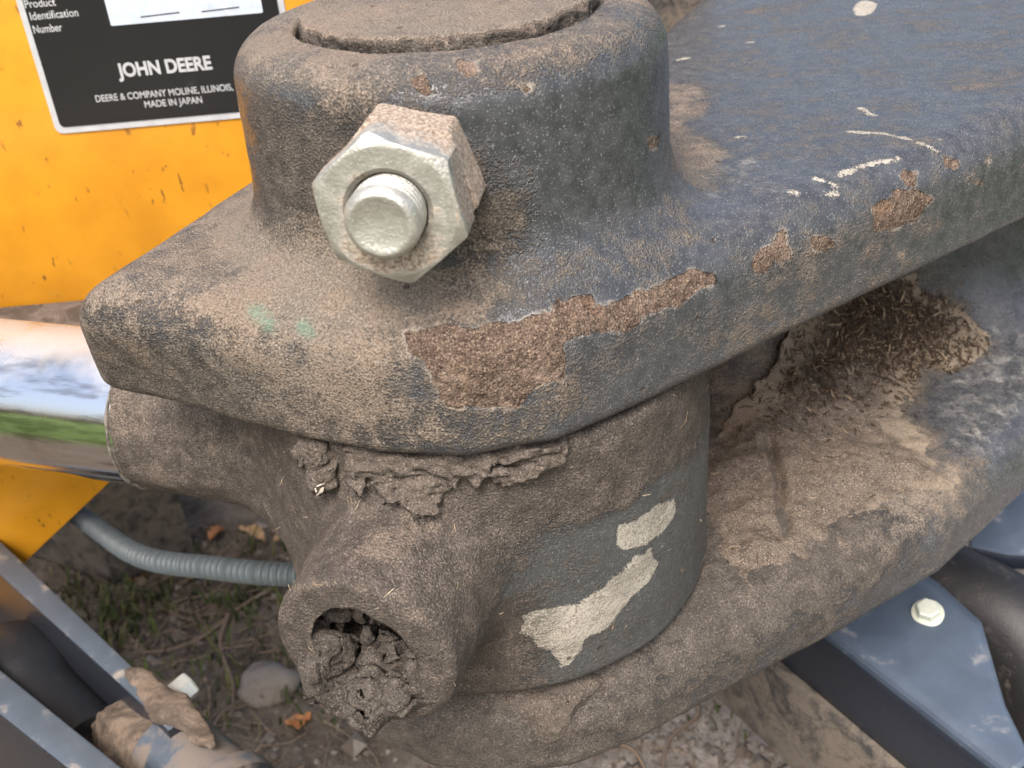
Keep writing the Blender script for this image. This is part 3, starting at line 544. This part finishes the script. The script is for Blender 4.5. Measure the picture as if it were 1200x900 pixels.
mudthing('mud_clod', lambda P: smin(cl1(P), cl2(P), .15), (-5.4, -6.4, -5.6), (-2.6, -4.2, -3.2), .05, mud_grey, 'small knobbly mud clod beside the crust, left of the seam')
def f_lip(P):
    x, y, z = P[..., 0], P[..., 1], P[..., 2]
    h = -.12+.34*np.exp(-((P-[1.05, -6.45, -12.35])**2).sum(-1)/.62**2)+.30*np.exp(-(((P-[1.9, -6.0, -11.75])/[1.2, .8, .35])**2).sum(-1))+.2*np.exp(-(((P-[0, -6.3, -11.8])/[1.3, .7, .3])**2).sum(-1))
    return f_bracket(P)-h-.06*vnoise(P, 2.4, 61)-.045*vnoise(P, 6, 62)
mudthing('mud_smear', f_lip, (-2, -7.4, -13.4), (4, -4.6, -11.0), .055, mud_grey, 'flat patch of grey mud stuck to the rim of the lower lug')
# packed soil on the lower lug, with litter on top
def soil_h(P):
    x, y, z = P[..., 0], P[..., 1], P[..., 2]; d = -poly2(x, y, SOIL, .5)+.5*vnoise(P, .8, 71)+.22*vnoise(P, 2.5, 72)
    h = -.08+.42*smoothstep(-.2, 2.2, d)+.75*np.exp(-(((P-[14.6, 8.9, -11])/[3.4, 1.7, 3])**2).sum(-1))+.5*np.exp(-(((P-[10.5, 6.2, -11])/[2.2, 1.8, 3])**2).sum(-1))+.25*np.exp(-(((P-[7.2, 2.2, -11])/[.8, 4, 3])**2).sum(-1))
    h = h-.35*np.exp(-((x-8.9-.12*(y-1)+.25*vnoise(P, 1, 75))/.16)**2)*smoothstep(-1.5, .3, y)*smoothstep(5, 3.4, y)
    h = np.where(d < -.3, -.3, h); return h
def f_soil(P):
    r = np.hypot(P[..., 0], P[..., 1]); d = f_bracket(P)-soil_h(P)-.09*vnoise(P, 1.2, 73)-.06*vnoise(P, 3, 74)-.03*vnoise(P, 7, 76); d = np.maximum(d, 6.42-r)
    return np.maximum(d, P[..., 2]+8.4)
so, SP, SG = mudthing('packed_soil', f_soil, (6, -4.5, -12.6), (20, 12, -8), .085, mud_brown, 'brown packed soil lying in the throat between the two lugs', 'soil', kind='stuff')
at_ = so.data.attributes.new('thin', 'FLOAT', 'POINT'); at_.data.foreach_set('value', (smoothstep(1.6, -.1, -poly2(SP[:, 0], SP[:, 1], SOIL, .5))*smoothstep(9, 13, SP[:, 0]+.6*SP[:, 1])).astype(np.float32))
at_ = so.data.attributes.new('damp', 'FLOAT', 'POINT'); at_.data.foreach_set('value', (1.1*np.exp(-(((SP-[14.7, 8.9, -10.5])/[3.0, 1.6, 3])**2).sum(1))+.6*np.exp(-(((SP-[11.4, 6.6, -11])/[1.6, 1.5, 3])**2).sum(1))).astype(np.float32))
ok = (SG[:, 2] > .35); w_ = np.exp(-(((SP-[14.9, 8.6, -10.5])/[2.6, 1.7, 2])**2).sum(1))+.25*np.exp(-(((SP-[11.2, 6, -11])/[1.6, 1.4, 2])**2).sum(1))+.004; w_ = w_*ok
def slivers(name, SP, SG, w_, N, lmin, lmax, wid, mat, label, lift=.02, cat='plant litter', tilt=.35):
    pick = rng.choice(len(SP), N, p=w_/w_.sum()); mb = MB()
    for i_ in pick:
        nrm = SG[i_]+tilt*rng.normal(size=3); nrm /= np.linalg.norm(nrm); a = np.cross(nrm, rng.normal(size=3)); a /= np.linalg.norm(a); b = np.cross(nrm, a)
        L = lmin+(lmax-lmin)*rng.random()**2.5; wd = rng.uniform(wid*.5, wid*1.3); tk = wd*.35; c_ = SP[i_]+SG[i_]*lift; k = rng.uniform(-.2, .2)*L
        V = [c_+sa*a*L/2+sb_*b*wd*(1 if sa == 0 else .45)+nrm*(k*(1-abs(sa))+sc_*tk) for sa in (-1, 0, 1) for sb_, sc_ in ((-.5, -.5), (.5, -.5), (.5, .5), (-.5, .5))]
        F_ = [(3, 2, 1, 0), (8, 9, 10, 11)]+[(r0*4+j, r0*4+(j+1) % 4, r0*4+4+(j+1) % 4, r0*4+4+j) for r0 in (0, 1) for j in range(4)]
        mb.addmesh(V, F_)
    return mb.build(name, mat, None, smooth=False, label=label, category=cat, kind='stuff')
def chipmat(name, cols):
    m = M(name); n = m.t.nodes.new('ShaderNodeNewGeometry'); r_ = m.t.nodes.new('ShaderNodeValToRGB'); m.t.links.new(n.outputs['Random Per Island'], r_.inputs[0]); r_.color_ramp.interpolation = 'CONSTANT'
    while len(r_.color_ramp.elements) < len(cols): r_.color_ramp.elements.new(.5)
    for k, c_ in enumerate(cols): e = r_.color_ramp.elements[k]; e.position = k/len(cols); e.color = tuple(c_)+(1,)
    f = m.noise(12, 4); return m.out(m.mix(m.smap(f, .3, .7, 0, .6), r_.outputs[0], (.08, .055, .035)), .9, m.bump(f, .02, .6), spec=.1)
litter = chipmat('dry plant litter', [(.05, .036, .026), (.08, .056, .04), (.032, .023, .017), (.05, .035, .025), (.12, .085, .06), (.04, .028, .021), (.34, .26, .18), (.07, .048, .035), (.045, .032, .024), (.2, .145, .1)])
straw = chipmat('straw fibres', [(.42, .33, .22), (.3, .22, .14), (.5, .42, .3)])
slivers('plant_litter', SP, SG, w_, 4200, .05, .6, .055, litter, 'dark crumbled plant litter heaped in the throat of the bracket', .05)
slivers('straw_fibres', P, G, (np.clip(G[:, 2]+.3, 0, 1)+.1)*(G[:, 1] < .3)*(y < 1)*(np.hypot(x, y) > 5.5), 150, .12, .5, .018, straw, 'fine straw fibres stuck in the mud of the rod eye', .0, tilt=.5)
flake = MB(); 
for k in range(3):
    c_ = np.array([-3.95, -5.55, -4.62])+rng.normal(size=3)*.05; a = rng.normal(size=3); a /= np.linalg.norm(a); b = np.cross(a, rng.normal(size=3)); b /= np.linalg.norm(b); nn = np.cross(a, b)*.03
    V = [c_+a*.2, c_+b*.09-a*.05, c_-a*.13, c_-b*.06]; V += [q+nn for q in V]; flake.addmesh(V, [(3, 2, 1, 0), (4, 5, 6, 7), (0, 1, 5, 4), (1, 2, 6, 5), (2, 3, 7, 6), (3, 0, 4, 7)])
flake.build('husk', simple('pale dry husk', (.42, .38, .32), .6, sc=4), None, smooth=False, label='tiny pale dry husk stuck in the mud clod left of the seam', category='husk')
# ------------------------------------------------------------------ yellow machine body with its identification plate
XZ = (np.array([[1, 0, 0], [0, 0, 1], [0, 1, 0.]]), np.zeros(3))            # prism (x, z, y): xy of the outline -> world x z, extrusion -> world y
def face_prism(name, poly, y0, y1, mat, parent, bev=0., **kw): return MB().prism(poly, y0, y1, XZ, bev).build(name, mat, parent, sharp=25, **kw)
body = thing('machine_body', 'glossy yellow sheet-metal side of the digger behind the bracket', 'machine body', (-20, 18, -25))
face_prism('upper_panel', [(-60, -10.5), (3, -10.5), (3, 6.5), (-60, 6.5)], 18.0, 18.5, yellow_mat, body, .1)
face_prism('lower_panel', [(-60, -52*.0-30), (-32.0, -29.6), (-24.6, -22.95), (-18.35, -17.9), (-14.5, -14.8), (-14.5, -13), (-60, -13)][::-1], 14.0, 14.6, yellow_mat, body, .1)
face_prism('dark_ledge', [(-60, -10.9), (-12, -10.9), (-12, -10.1), (-60, -10.1)], 10.2, 17.95, simple('dusty grey steel', (.05, .044, .04), .6, dirtcol=(.13, .105, .088), amt=.5, sc=1.2, bump=.05), body, .15, label='dusty dark steel ledge above the chrome rod')
MB().prism([(1, 25), (12, 27), (12, 31), (1, 29)], -12, 9, None, .4).build('steel_post', dark_steel, None, sharp=25, label='dusty dark steel post just visible behind the boss and the arm', category='post')
idp = thing('identification_plate', 'black identification plate with silver border and white lettering on the yellow panel', 'plate', (-11.9, 17.95, -2.5))
def rrect(x0, z0, x1, z1, r=.2, n=5):
    o = []
    for cx, cz, a0 in ((x1-r, z1-r, 0), (x0+r, z1-r, 90), (x0+r, z0+r, 180), (x1-r, z0+r, 270)):
        for k in range(n): a = radians(a0+90*k/(n-1)); o.append((cx+r*cos(a), cz+r*sin(a)))
    return o
face_prism('border', rrect(-17.1, -2.56, -6.85, 4.8, .3), 17.93, 17.99, plate_silver, idp)
face_prism('black_field', rrect(-16.85, -2.3, -7.1, 4.55, .2), 17.90, 17.925, plate_black, idp)
face_prism('number_label', rrect(-13.72, 1.52, -7.72, 3.6, .06), 17.885, 17.897, plate_white, idp)
for x0, x1 in ((-12.5, -10.95), (-10.1, -8.6)): face_prism('printed_line', [(x0, 1.73), (x1, 1.78), (x1, 1.83), (x0, 1.78)], 17.879, 17.884, print_black, idp)
def text(body_, x0, x1, zb, hgt, bold, name='lettering'):
    cu = bpy.data.curves.new(name, 'FONT'); cu.body = body_; cu.size = 1; cu.offset = bold; o = bpy.data.objects.new(name, cu); S.collection.objects.link(o)
    bpy.context.view_layer.update(); me = bpy.data.meshes.new_from_object(o.evaluated_get(bpy.context.evaluated_depsgraph_get())); bpy.data.objects.remove(o)
    v = np.array([q.co[:] for q in me.vertices]); lo, hi = v.min(0), v.max(0)
    q = np.zeros_like(v); q[:, 0] = x0+(v[:, 0]-lo[0])/(hi[0]-lo[0])*(x1-x0); q[:, 2] = zb+(v[:, 1])/(.7)*hgt; q[:, 1] = 17.872
    for i_, p in enumerate(me.vertices): p.co = Vector(q[i_])*CM
    return link(name, me, print_white, idp)
text('JOHN DEERE', -13.95, -10.15, -.46, .52, .036)
text('DEERE & COMPANY MOLINE, ILLINOIS,', -15.1, -9.5, -1.38, .27, .012)
text('MADE IN JAPAN', -13.2, -10.85, -1.78, .27, .012)
text('Product', -16.8, -15.6, 2.46, .3, .008); text('Identification', -16.72, -14.85, 2.0, .3, .008); text('Number', -16.75, -15.62, 1.5, .3, .008)

# ------------------------------------------------------------------ hoses
def catmull(pts, n):
    p = np.array(pts, float); p = np.vstack([2*p[0]-p[1], p, 2*p[-1]-p[-2]]); o = []
    for i_ in range(1, len(p)-2):
        for t in np.linspace(0, 1, n, endpoint=False): o.append(.5*(2*p[i_]+(p[i_+1]-p[i_-1])*t+(2*p[i_-1]-5*p[i_]+4*p[i_+1]-p[i_+2])*t*t+(3*p[i_]-p[i_-1]-3*p[i_+1]+p[i_+2])*t**3))
    return np.array(o+[p[-2]])
path = catmull([(-33, 25, -17.5), (-25.8, 20.5, -20.2), (-20.3, 15.55, -20.65), (-15.9, 10.4, -19), (-12.1, 8.0, -18.0), (-8.4, 6.5, -17.5), (-4, 6.4, -18), (3, 9, -19)], 60)
seg = np.r_[0, np.cumsum(np.linalg.norm(np.diff(path, axis=0), axis=1))]; q = np.arange(0, seg[-1], .034); path = np.stack([np.interp(q, seg, path[:, k]) for k in range(3)], -1)
MB().tube(path, .44+.06*np.sin(2*pi*q/.155), 20).build('ribbed_hose', hose_grey, None, sharp=80, label='ribbed blue-grey hose curving below the chrome rod', category='hose')
MB().tube(catmull([(-34, 52, -33), (-26, 44, -31), (-20, 41, -30), (-14, 41.5, -29.5), (-6, 45, -30)], 14), 1.25, 16).build('black_hose', rubber, None, label='smooth black hose far behind the ribbed hose', category='hose')
# undercarriage beam in the shade
MB().prism([(-58, 52), (-30, 35.5), (-24.5, 38.2), (-27.5, 45), (-45, 64)][::-1], -41.9, -31.5, None, .4).build('undercarriage_beam', dark_steel, None, sharp=25, label='dark dusty steel beam on the ground under the yellow body', category='beam')

# ------------------------------------------------------------------ arm of two steel plates at lower left
arm = thing('plate_arm', 'blue-black steel arm of two parallel plates with a hub between them, lower left', 'machine arm', (-18, 4, -28))
def steel_plate(name, poly, z0, z1, mat, parent, bev=.12, **kw): return MB().prism(poly, z0, z1, None, bev).build(name, mat, parent, sharp=25, **kw)
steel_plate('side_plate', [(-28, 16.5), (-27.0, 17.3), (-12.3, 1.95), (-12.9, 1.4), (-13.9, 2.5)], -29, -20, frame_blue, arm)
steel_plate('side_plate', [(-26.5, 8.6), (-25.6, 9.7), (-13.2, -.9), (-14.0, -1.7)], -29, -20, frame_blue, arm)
perp = np.array([.70, -.71, 0.]); pn = np.array([.71, .70, 0.])
MB().lathe([(-.5, 1.7), (3.0, 1.75), (3.1, 2.0), (3.5, 2.05), (3.9, 2.0), (4.0, 1.8), (9, 1.8)], (-13.2, 2.0, -22.1), perp, 40).build('hub', toplit('mud splashed blue black paint', (.014, .016, .021), (.075, .095, .122), (.17, .13, .097), .3, .85, .55), arm, sharp=40)
MB().lathe([(-3, .3), (-2.6, 1.3), (-1.6, 2.0), (-.4, 2.2), (1.2, 2.0), (2.2, 1.6), (6, 1.5)], (-21.6, 8.2, -23.4), perp, 40).build('roller', black_paint, arm, sharp=60, label='rounded black casting between the plates')
hx = lambda af: [(af/2/cos(pi/6)*cos(k*pi/3), af/2/cos(pi/6)*sin(k*pi/3)) for k in range(6)]
def axis_T(o, d):
    d = np.array(d, float); d /= np.linalg.norm(d); a = np.cross([0, 0, 1.], d)
    a = np.array([1., 0, 0]) if np.linalg.norm(a) < 1e-3 else a/np.linalg.norm(a); return np.stack([a, np.cross(d, a), d], -1), np.array(o, float)
MB().prism(hx(.95), 0, 1.6, axis_T((-14.0, 3.45, -21.1), (.68, .7, .12)), .1).build('bolt', simple('bright zinc', (.55, .58, .56), .35, .6), arm, sharp=20)
def f_mound(P):
    q = (P-[-14.2, 2.2, -22.5])@np.stack([perp, pn, [0, 0, 1]], -1)
    d = (np.linalg.norm(q/[3.9, 1.5, 1.75], axis=-1)-1)*1.8; q2 = (P-[-13.3, 2.75, -20.0])@np.stack([perp, pn, [0, 0, 1]], -1); d = smin(d, (np.linalg.norm(q2/[2.9, .62, .3], axis=-1)-1)*.6, .25)
    return d-.16*vnoise(P, .8, 81)-.13*vnoise(P, 1.8, 82)-.07*vnoise(P, 4.0, 83)-.03*vnoise(P, 8, 84)
mudthing('mud_mound', f_mound, (-19.5, -2.5, -25), (-9, 8, -18.4), .12, mud_tan, 'tan clay mud packed round the hub between the arm plates')

# ------------------------------------------------------------------ folded bracket at lower right
gb = thing('folded_bracket', 'blue-grey folded steel bracket with one pale bolt, under the lower lug at right', 'bracket', (15, 2, -27))
e = np.array([.488, -.873]); nn = np.array([.873, .488]); o2 = np.array([13.14, 5.13])
us = np.linspace(-7, 8.1, 60); V = []; prof = [(0, -4.2), (0, -3), (0, -1.5)]+[(.75-.75*cos(a), -.75+.75*sin(a)) for a in np.linspace(0, pi/2, 8)]
def topw(u_): return np.interp(u_, [-7, .2, 2.75, 6, 8.1], [5.57, 5.57, 5.06, 2.2, .85])
rows = len(prof)+6
for u_ in us:
    base = [(v-.35, z_) for v, z_ in prof]; tw = topw(u_); base += [(.4+(tw-.4)*k/6, 0.) for k in range(1, 7)]
    for v, z_ in base: p = o2+e*u_+nn*v; V.append((p[0], p[1], -22+z_))
V = np.array(V); Fc = [(i_*rows+j, (i_+1)*rows+j, (i_+1)*rows+j+1, i_*rows+j+1) for i_ in range(len(us)-1) for j in range(rows-1)]
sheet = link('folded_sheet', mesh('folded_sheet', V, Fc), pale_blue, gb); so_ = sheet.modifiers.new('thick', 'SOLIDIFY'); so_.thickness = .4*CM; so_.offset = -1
c3 = np.array([16.95, 5.85, -21.95]); ax = (-.18, -.25, .95)
MB().lathe([(0, .62), (.12, .64), (.16, .55)], c3, ax, 32).build('washer', simple('pale zinc', (.55, .57, .48), .45, .2), gb, sharp=30)
MB().prism(hx(.82), .1, .55, axis_T(c3, ax), .07).build('bolt', simple('pale green zinc', (.6, .63, .55), .4, .2), gb, sharp=20)
p0, p1 = o2-e*7-nn*.75, o2+e*8-nn*.75
MB().prism([p0, p1, p1+nn*1.9, p0+nn*1.9][::-1], -31, -25.6, None, .3).build('lower_bar', dark_steel, gb, sharp=25, label='rough dirty dark bar below the fold')
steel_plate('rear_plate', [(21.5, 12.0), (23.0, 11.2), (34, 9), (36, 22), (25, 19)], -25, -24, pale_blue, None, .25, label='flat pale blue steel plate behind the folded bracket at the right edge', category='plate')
MB().tube(catmull([(17, 16, -25.5), (20.3, 11.5, -26), (22.8, 8.2, -26.5), (24, 4, -30), (24.5, 0, -38)], 12), 2.3, 28).build('thick_black_hose', rubber, None, label='thick black hose bending down behind the folded bracket', category='hose')

# ------------------------------------------------------------------ stones, leaves, twigs and grass on the ground
def gh(x, y): return float(ground_h(np.array([x]), np.array([y]))[0])
def stone_mesh(r, sq, seed):
    import bmesh
    bm = bmesh.new(); bmesh.ops.create_icosphere(bm, subdivisions=3, radius=1); V = np.array([v.co[:] for v in bm.verts]); Fc = [tuple(v.index for v in f.verts) for f in bm.faces]; bm.free()
    V = np.sign(V)*np.abs(V)**.8; V = V*(1+.35*vnoise(V, 1.1, seed)+.16*vnoise(V, 2.3, seed+1)+.06*vnoise(V, 5, seed+2))[:, None]*np.array(sq)*r; return V, Fc
stone_a = simple('grey brown stone', (.17, .145, .12), .9, dirtcol=(.1, .08, .06), amt=.3, sc=.9, bump=.06); stone_b = simple('pale stone', (.5, .46, .42), .9, dirtcol=(.25, .2, .16), amt=.2, bump=.06)
for k, (sx, sy, r_, sq, mt, lb) in enumerate([(-16.6, 24.0, 2.0, (1, .8, .5), stone_a, 'rounded brown stone on the soil beside the side tube'), (29.6, 19.6, 1.9, (1, .8, .7), stone_b, 'white angular stone on the ground at the right edge'),
        (28.2, 16.6, 2.2, (.9, 1.1, .6), stone_b, 'lowest pale stone on the ground at the right edge'), (24.5, 15.0, 1.2, (1, .8, .6), stone_a, 'brown stone behind the tip of the folded bracket')]):
    V, Fc = stone_mesh(r_, sq, k*5+1); link('stone', mesh('stone', V+np.array([sx, sy, gh(sx, sy)+r_*.12]), Fc), mt, None, label=lb, category='stone', group='stones on the soil')
def leaf(x, y, L, mat, label, seed, rot):
    r_ = np.random.default_rng(seed); n = 9; V = []
    for i_ in range(n):
        t = i_/(n-1); wd = L*.33*math.sin(pi*min(t*.92+.06, 1))**.7*(1+.25*r_.normal()*(0 < i_ < n-1)); zc = .22*L*math.sin(t*3+seed)
        for s_ in (-1, -.5, 0, .5, 1): V.append((L*(t-.5), wd*s_, zc+.22*L*abs(s_)**1.5*(1+.3*r_.normal())))
    Fc = [(i_*5+j, i_*5+5+j, i_*5+6+j, i_*5+1+j) for i_ in range(n-1) for j in range(4)]; V = np.array(V); c_, s_ = cos(rot), sin(rot)
    V = np.stack([V[:, 0]*c_-V[:, 1]*s_+x, V[:, 0]*s_+V[:, 1]*c_+y, V[:, 2]+gh(x, y)+.35], -1)
    o = link('dry_leaf', mesh('dry_leaf', V, Fc), mat, None, label=label, category='leaf', group='dry leaves on the soil'); md = o.modifiers.new('thick', 'SOLIDIFY'); md.thickness = .03*CM
leaf_o = simple('orange dead leaf', (.36, .15, .05), .7, dirtcol=(.2, .1, .05), amt=.2); leaf_t = simple('tan dead leaf', (.36, .23, .12), .75, dirtcol=(.3, .18, .09), amt=.2)
for k, (lx, ly, L, mt, lb) in enumerate([(-14.3, 20.6, 1.6, leaf_o, 'bright orange dead leaf on the soil just left of the side tube'), (-28.6, 36.6, 2.0, leaf_o, 'orange dead leaf below the ribbed hose, beside the dark beam'), (-27.4, 37.6, 1.2, leaf_t, 'small tan leaf touching the orange one beside the dark beam'),
        (-23.2, 39.9, 1.6, leaf_o, 'brown-orange leaf in the shade above the ribbed hose'), (-20.0, 39.6, 1.7, leaf_t, 'larger of the tan leaves above the ribbed hose'), (-18.0, 39.3, 1.3, leaf_t, 'tan leaf above the ribbed hose nearest the rod eye'), (-24.2, 35.6, 1.1, leaf_t, 'small tan leaf just below the middle of the ribbed hose'), (-21.0, 40.6, 1.0, leaf_t, 'smallest tan leaf in the shade above the ribbed hose')]):
    leaf(lx, ly, L, mt, lb, k+3, k*1.3+.4)
def twigs(name, region, N, Lr, rr, mat, label, straight=.25):
    mb = MB()
    for k in range(N):
        x0, y0 = rng.uniform(region[0], region[1]), rng.uniform(region[2], region[3]); a = rng.uniform(0, 2*pi); L = rng.uniform(*Lr); pts = []; px_, py_ = x0, y0
        for s_ in range(7):
            pts.append((px_, py_, gh(px_, py_)+.12+rng.uniform(0, .35))); a += rng.normal()*straight; px_ += cos(a)*L/6; py_ += sin(a)*L/6
        r0 = rng.uniform(*rr); mb.tube(pts, np.linspace(r0, r0*.5, 7), 6)
    return mb.build(name, mat, None, label=label, category='twigs', kind='stuff')
twig_mat = chipmat('dry twigs', [(.2, .15, .11), (.27, .21, .155), (.14, .1, .075), (.33, .25, .17)])
twigs('dry_twigs', (-34, -11, 17, 42), 420, (1, 6), (.02, .075), twig_mat, 'tangle of thin dry twigs on the soil at left')
twigs('dry_stems', (1, 20, 12, 24), 60, (1, 6), (.02, .06), twig_mat, 'few thin dry stems on the gravelly soil at the bottom', .15)
for (x0, y0, pts, lb) in [(0, 0, [(-20.7, 31.2), (-20.9, 29), (-20.2, 26.8), (-19.2, 24.6), (-18.8, 22.6)], 'long bent root lying on the soil left of the brown stone'), (0, 0, [(-20.7, 31), (-22.6, 29.4), (-24.6, 28.6), (-26.2, 28.4)], 'pale root reaching left across the soil below the ribbed hose'), (0, 0, [(-20.5, 31.4), (-18.8, 33), (-16.6, 34.6), (-13, 36)], 'root running up right towards the side tube'),
        (0, 0, [(10.0, 20.5), (10.3, 18.6), (8.4, 17.2), (7.6, 15.2), (7.4, 12)], 'longest pale dry stem on the gravel below the lower lug'), (0, 0, [(4.4, 17.4), (5.9, 16.6), (6.6, 15.0), (6.8, 12.5)], 'short pale stem on the gravel left of the long stem')]:
    pp = catmull([(a, b, gh(a, b)+.35) for a, b in pts], 8); MB().tube(pp, np.linspace(.17, .07, len(pp)), 9).build('root', twig_mat, None, label=lb, category='root', group='roots and stems on the soil')
mb = MB()
for k in range(2400):
    if k < 240: x0, y0 = rng.normal(-28.5, 2.4), rng.normal(32.4, 1.9)
    elif k < 300: x0, y0 = rng.normal(-20.4, 1.2), rng.normal(32.6, 1.0)
    elif k < 320: x0, y0 = rng.normal(12, 2.2), rng.normal(19, 1.2)
    elif k < 900: x0, y0 = rng.uniform(-36, -12), rng.uniform(20, 40)
    else: x0, y0 = rng.normal(40, 4), rng.normal(38, 4)
    a = rng.uniform(0, 2*pi); L = rng.uniform(.6, 2.2) if k < 900 else rng.uniform(2, 5); z0 = gh(x0, y0)-.1; d = np.array([cos(a), sin(a), 0]); s_ = np.array([-sin(a), cos(a), 0])*rng.uniform(.07, .15); l = rng.uniform(.2, .7)
    b0 = np.array([x0, y0, z0]); b1 = b0+np.array([0, 0, L*.55])+d*L*l*.4; b2 = b0+np.array([0, 0, L*.8])+d*L*l; mb.addmesh([b0-s_, b0+s_, b1+s_*.8, b1-s_*.8, b2], [(0, 1, 2, 3), (3, 2, 4)])
mb.build('grass', chipmat('grass blades', [(.05, .085, .02), (.08, .12, .03), (.12, .13, .05), (.035, .06, .018)]), None, label='sparse green grass growing out of the soil', category='grass', kind='stuff')
mb = MB()
tet = [(0, 2, 1), (0, 1, 3), (1, 2, 3), (2, 0, 3)]
for k in range(2600):
    x0, y0 = (rng.uniform(-2, 24), rng.uniform(10, 24)) if k < 1700 else (rng.uniform(-34, -8), rng.uniform(16, 42)); r_ = rng.gamma(2., .08)+.05
    V = rng.normal(size=(6, 3)); V /= np.linalg.norm(V, axis=1)[:, None]; V = np.array([(1, 0, 0), (-1, 0, 0), (0, 1, 0), (0, -1, 0), (0, 0, .7), (0, 0, -.7)])*r_*(1+.25*rng.normal(size=(6, 3)))+[x0, y0, gh(x0, y0)+r_*.2]
    mb.addmesh(V, [(0, 2, 4), (2, 1, 4), (1, 3, 4), (3, 0, 4), (2, 0, 5), (1, 2, 5), (3, 1, 5), (0, 3, 5)])
mb.build('gravel', chipmat('gravel', [(.2, .175, .15), (.3, .265, .23), (.12, .1, .08), (.27, .24, .21), (.17, .145, .12), (.14, .115, .09)]), None, label='fine grey-brown gravel scattered over the soil', category='gravel', kind='stuff')
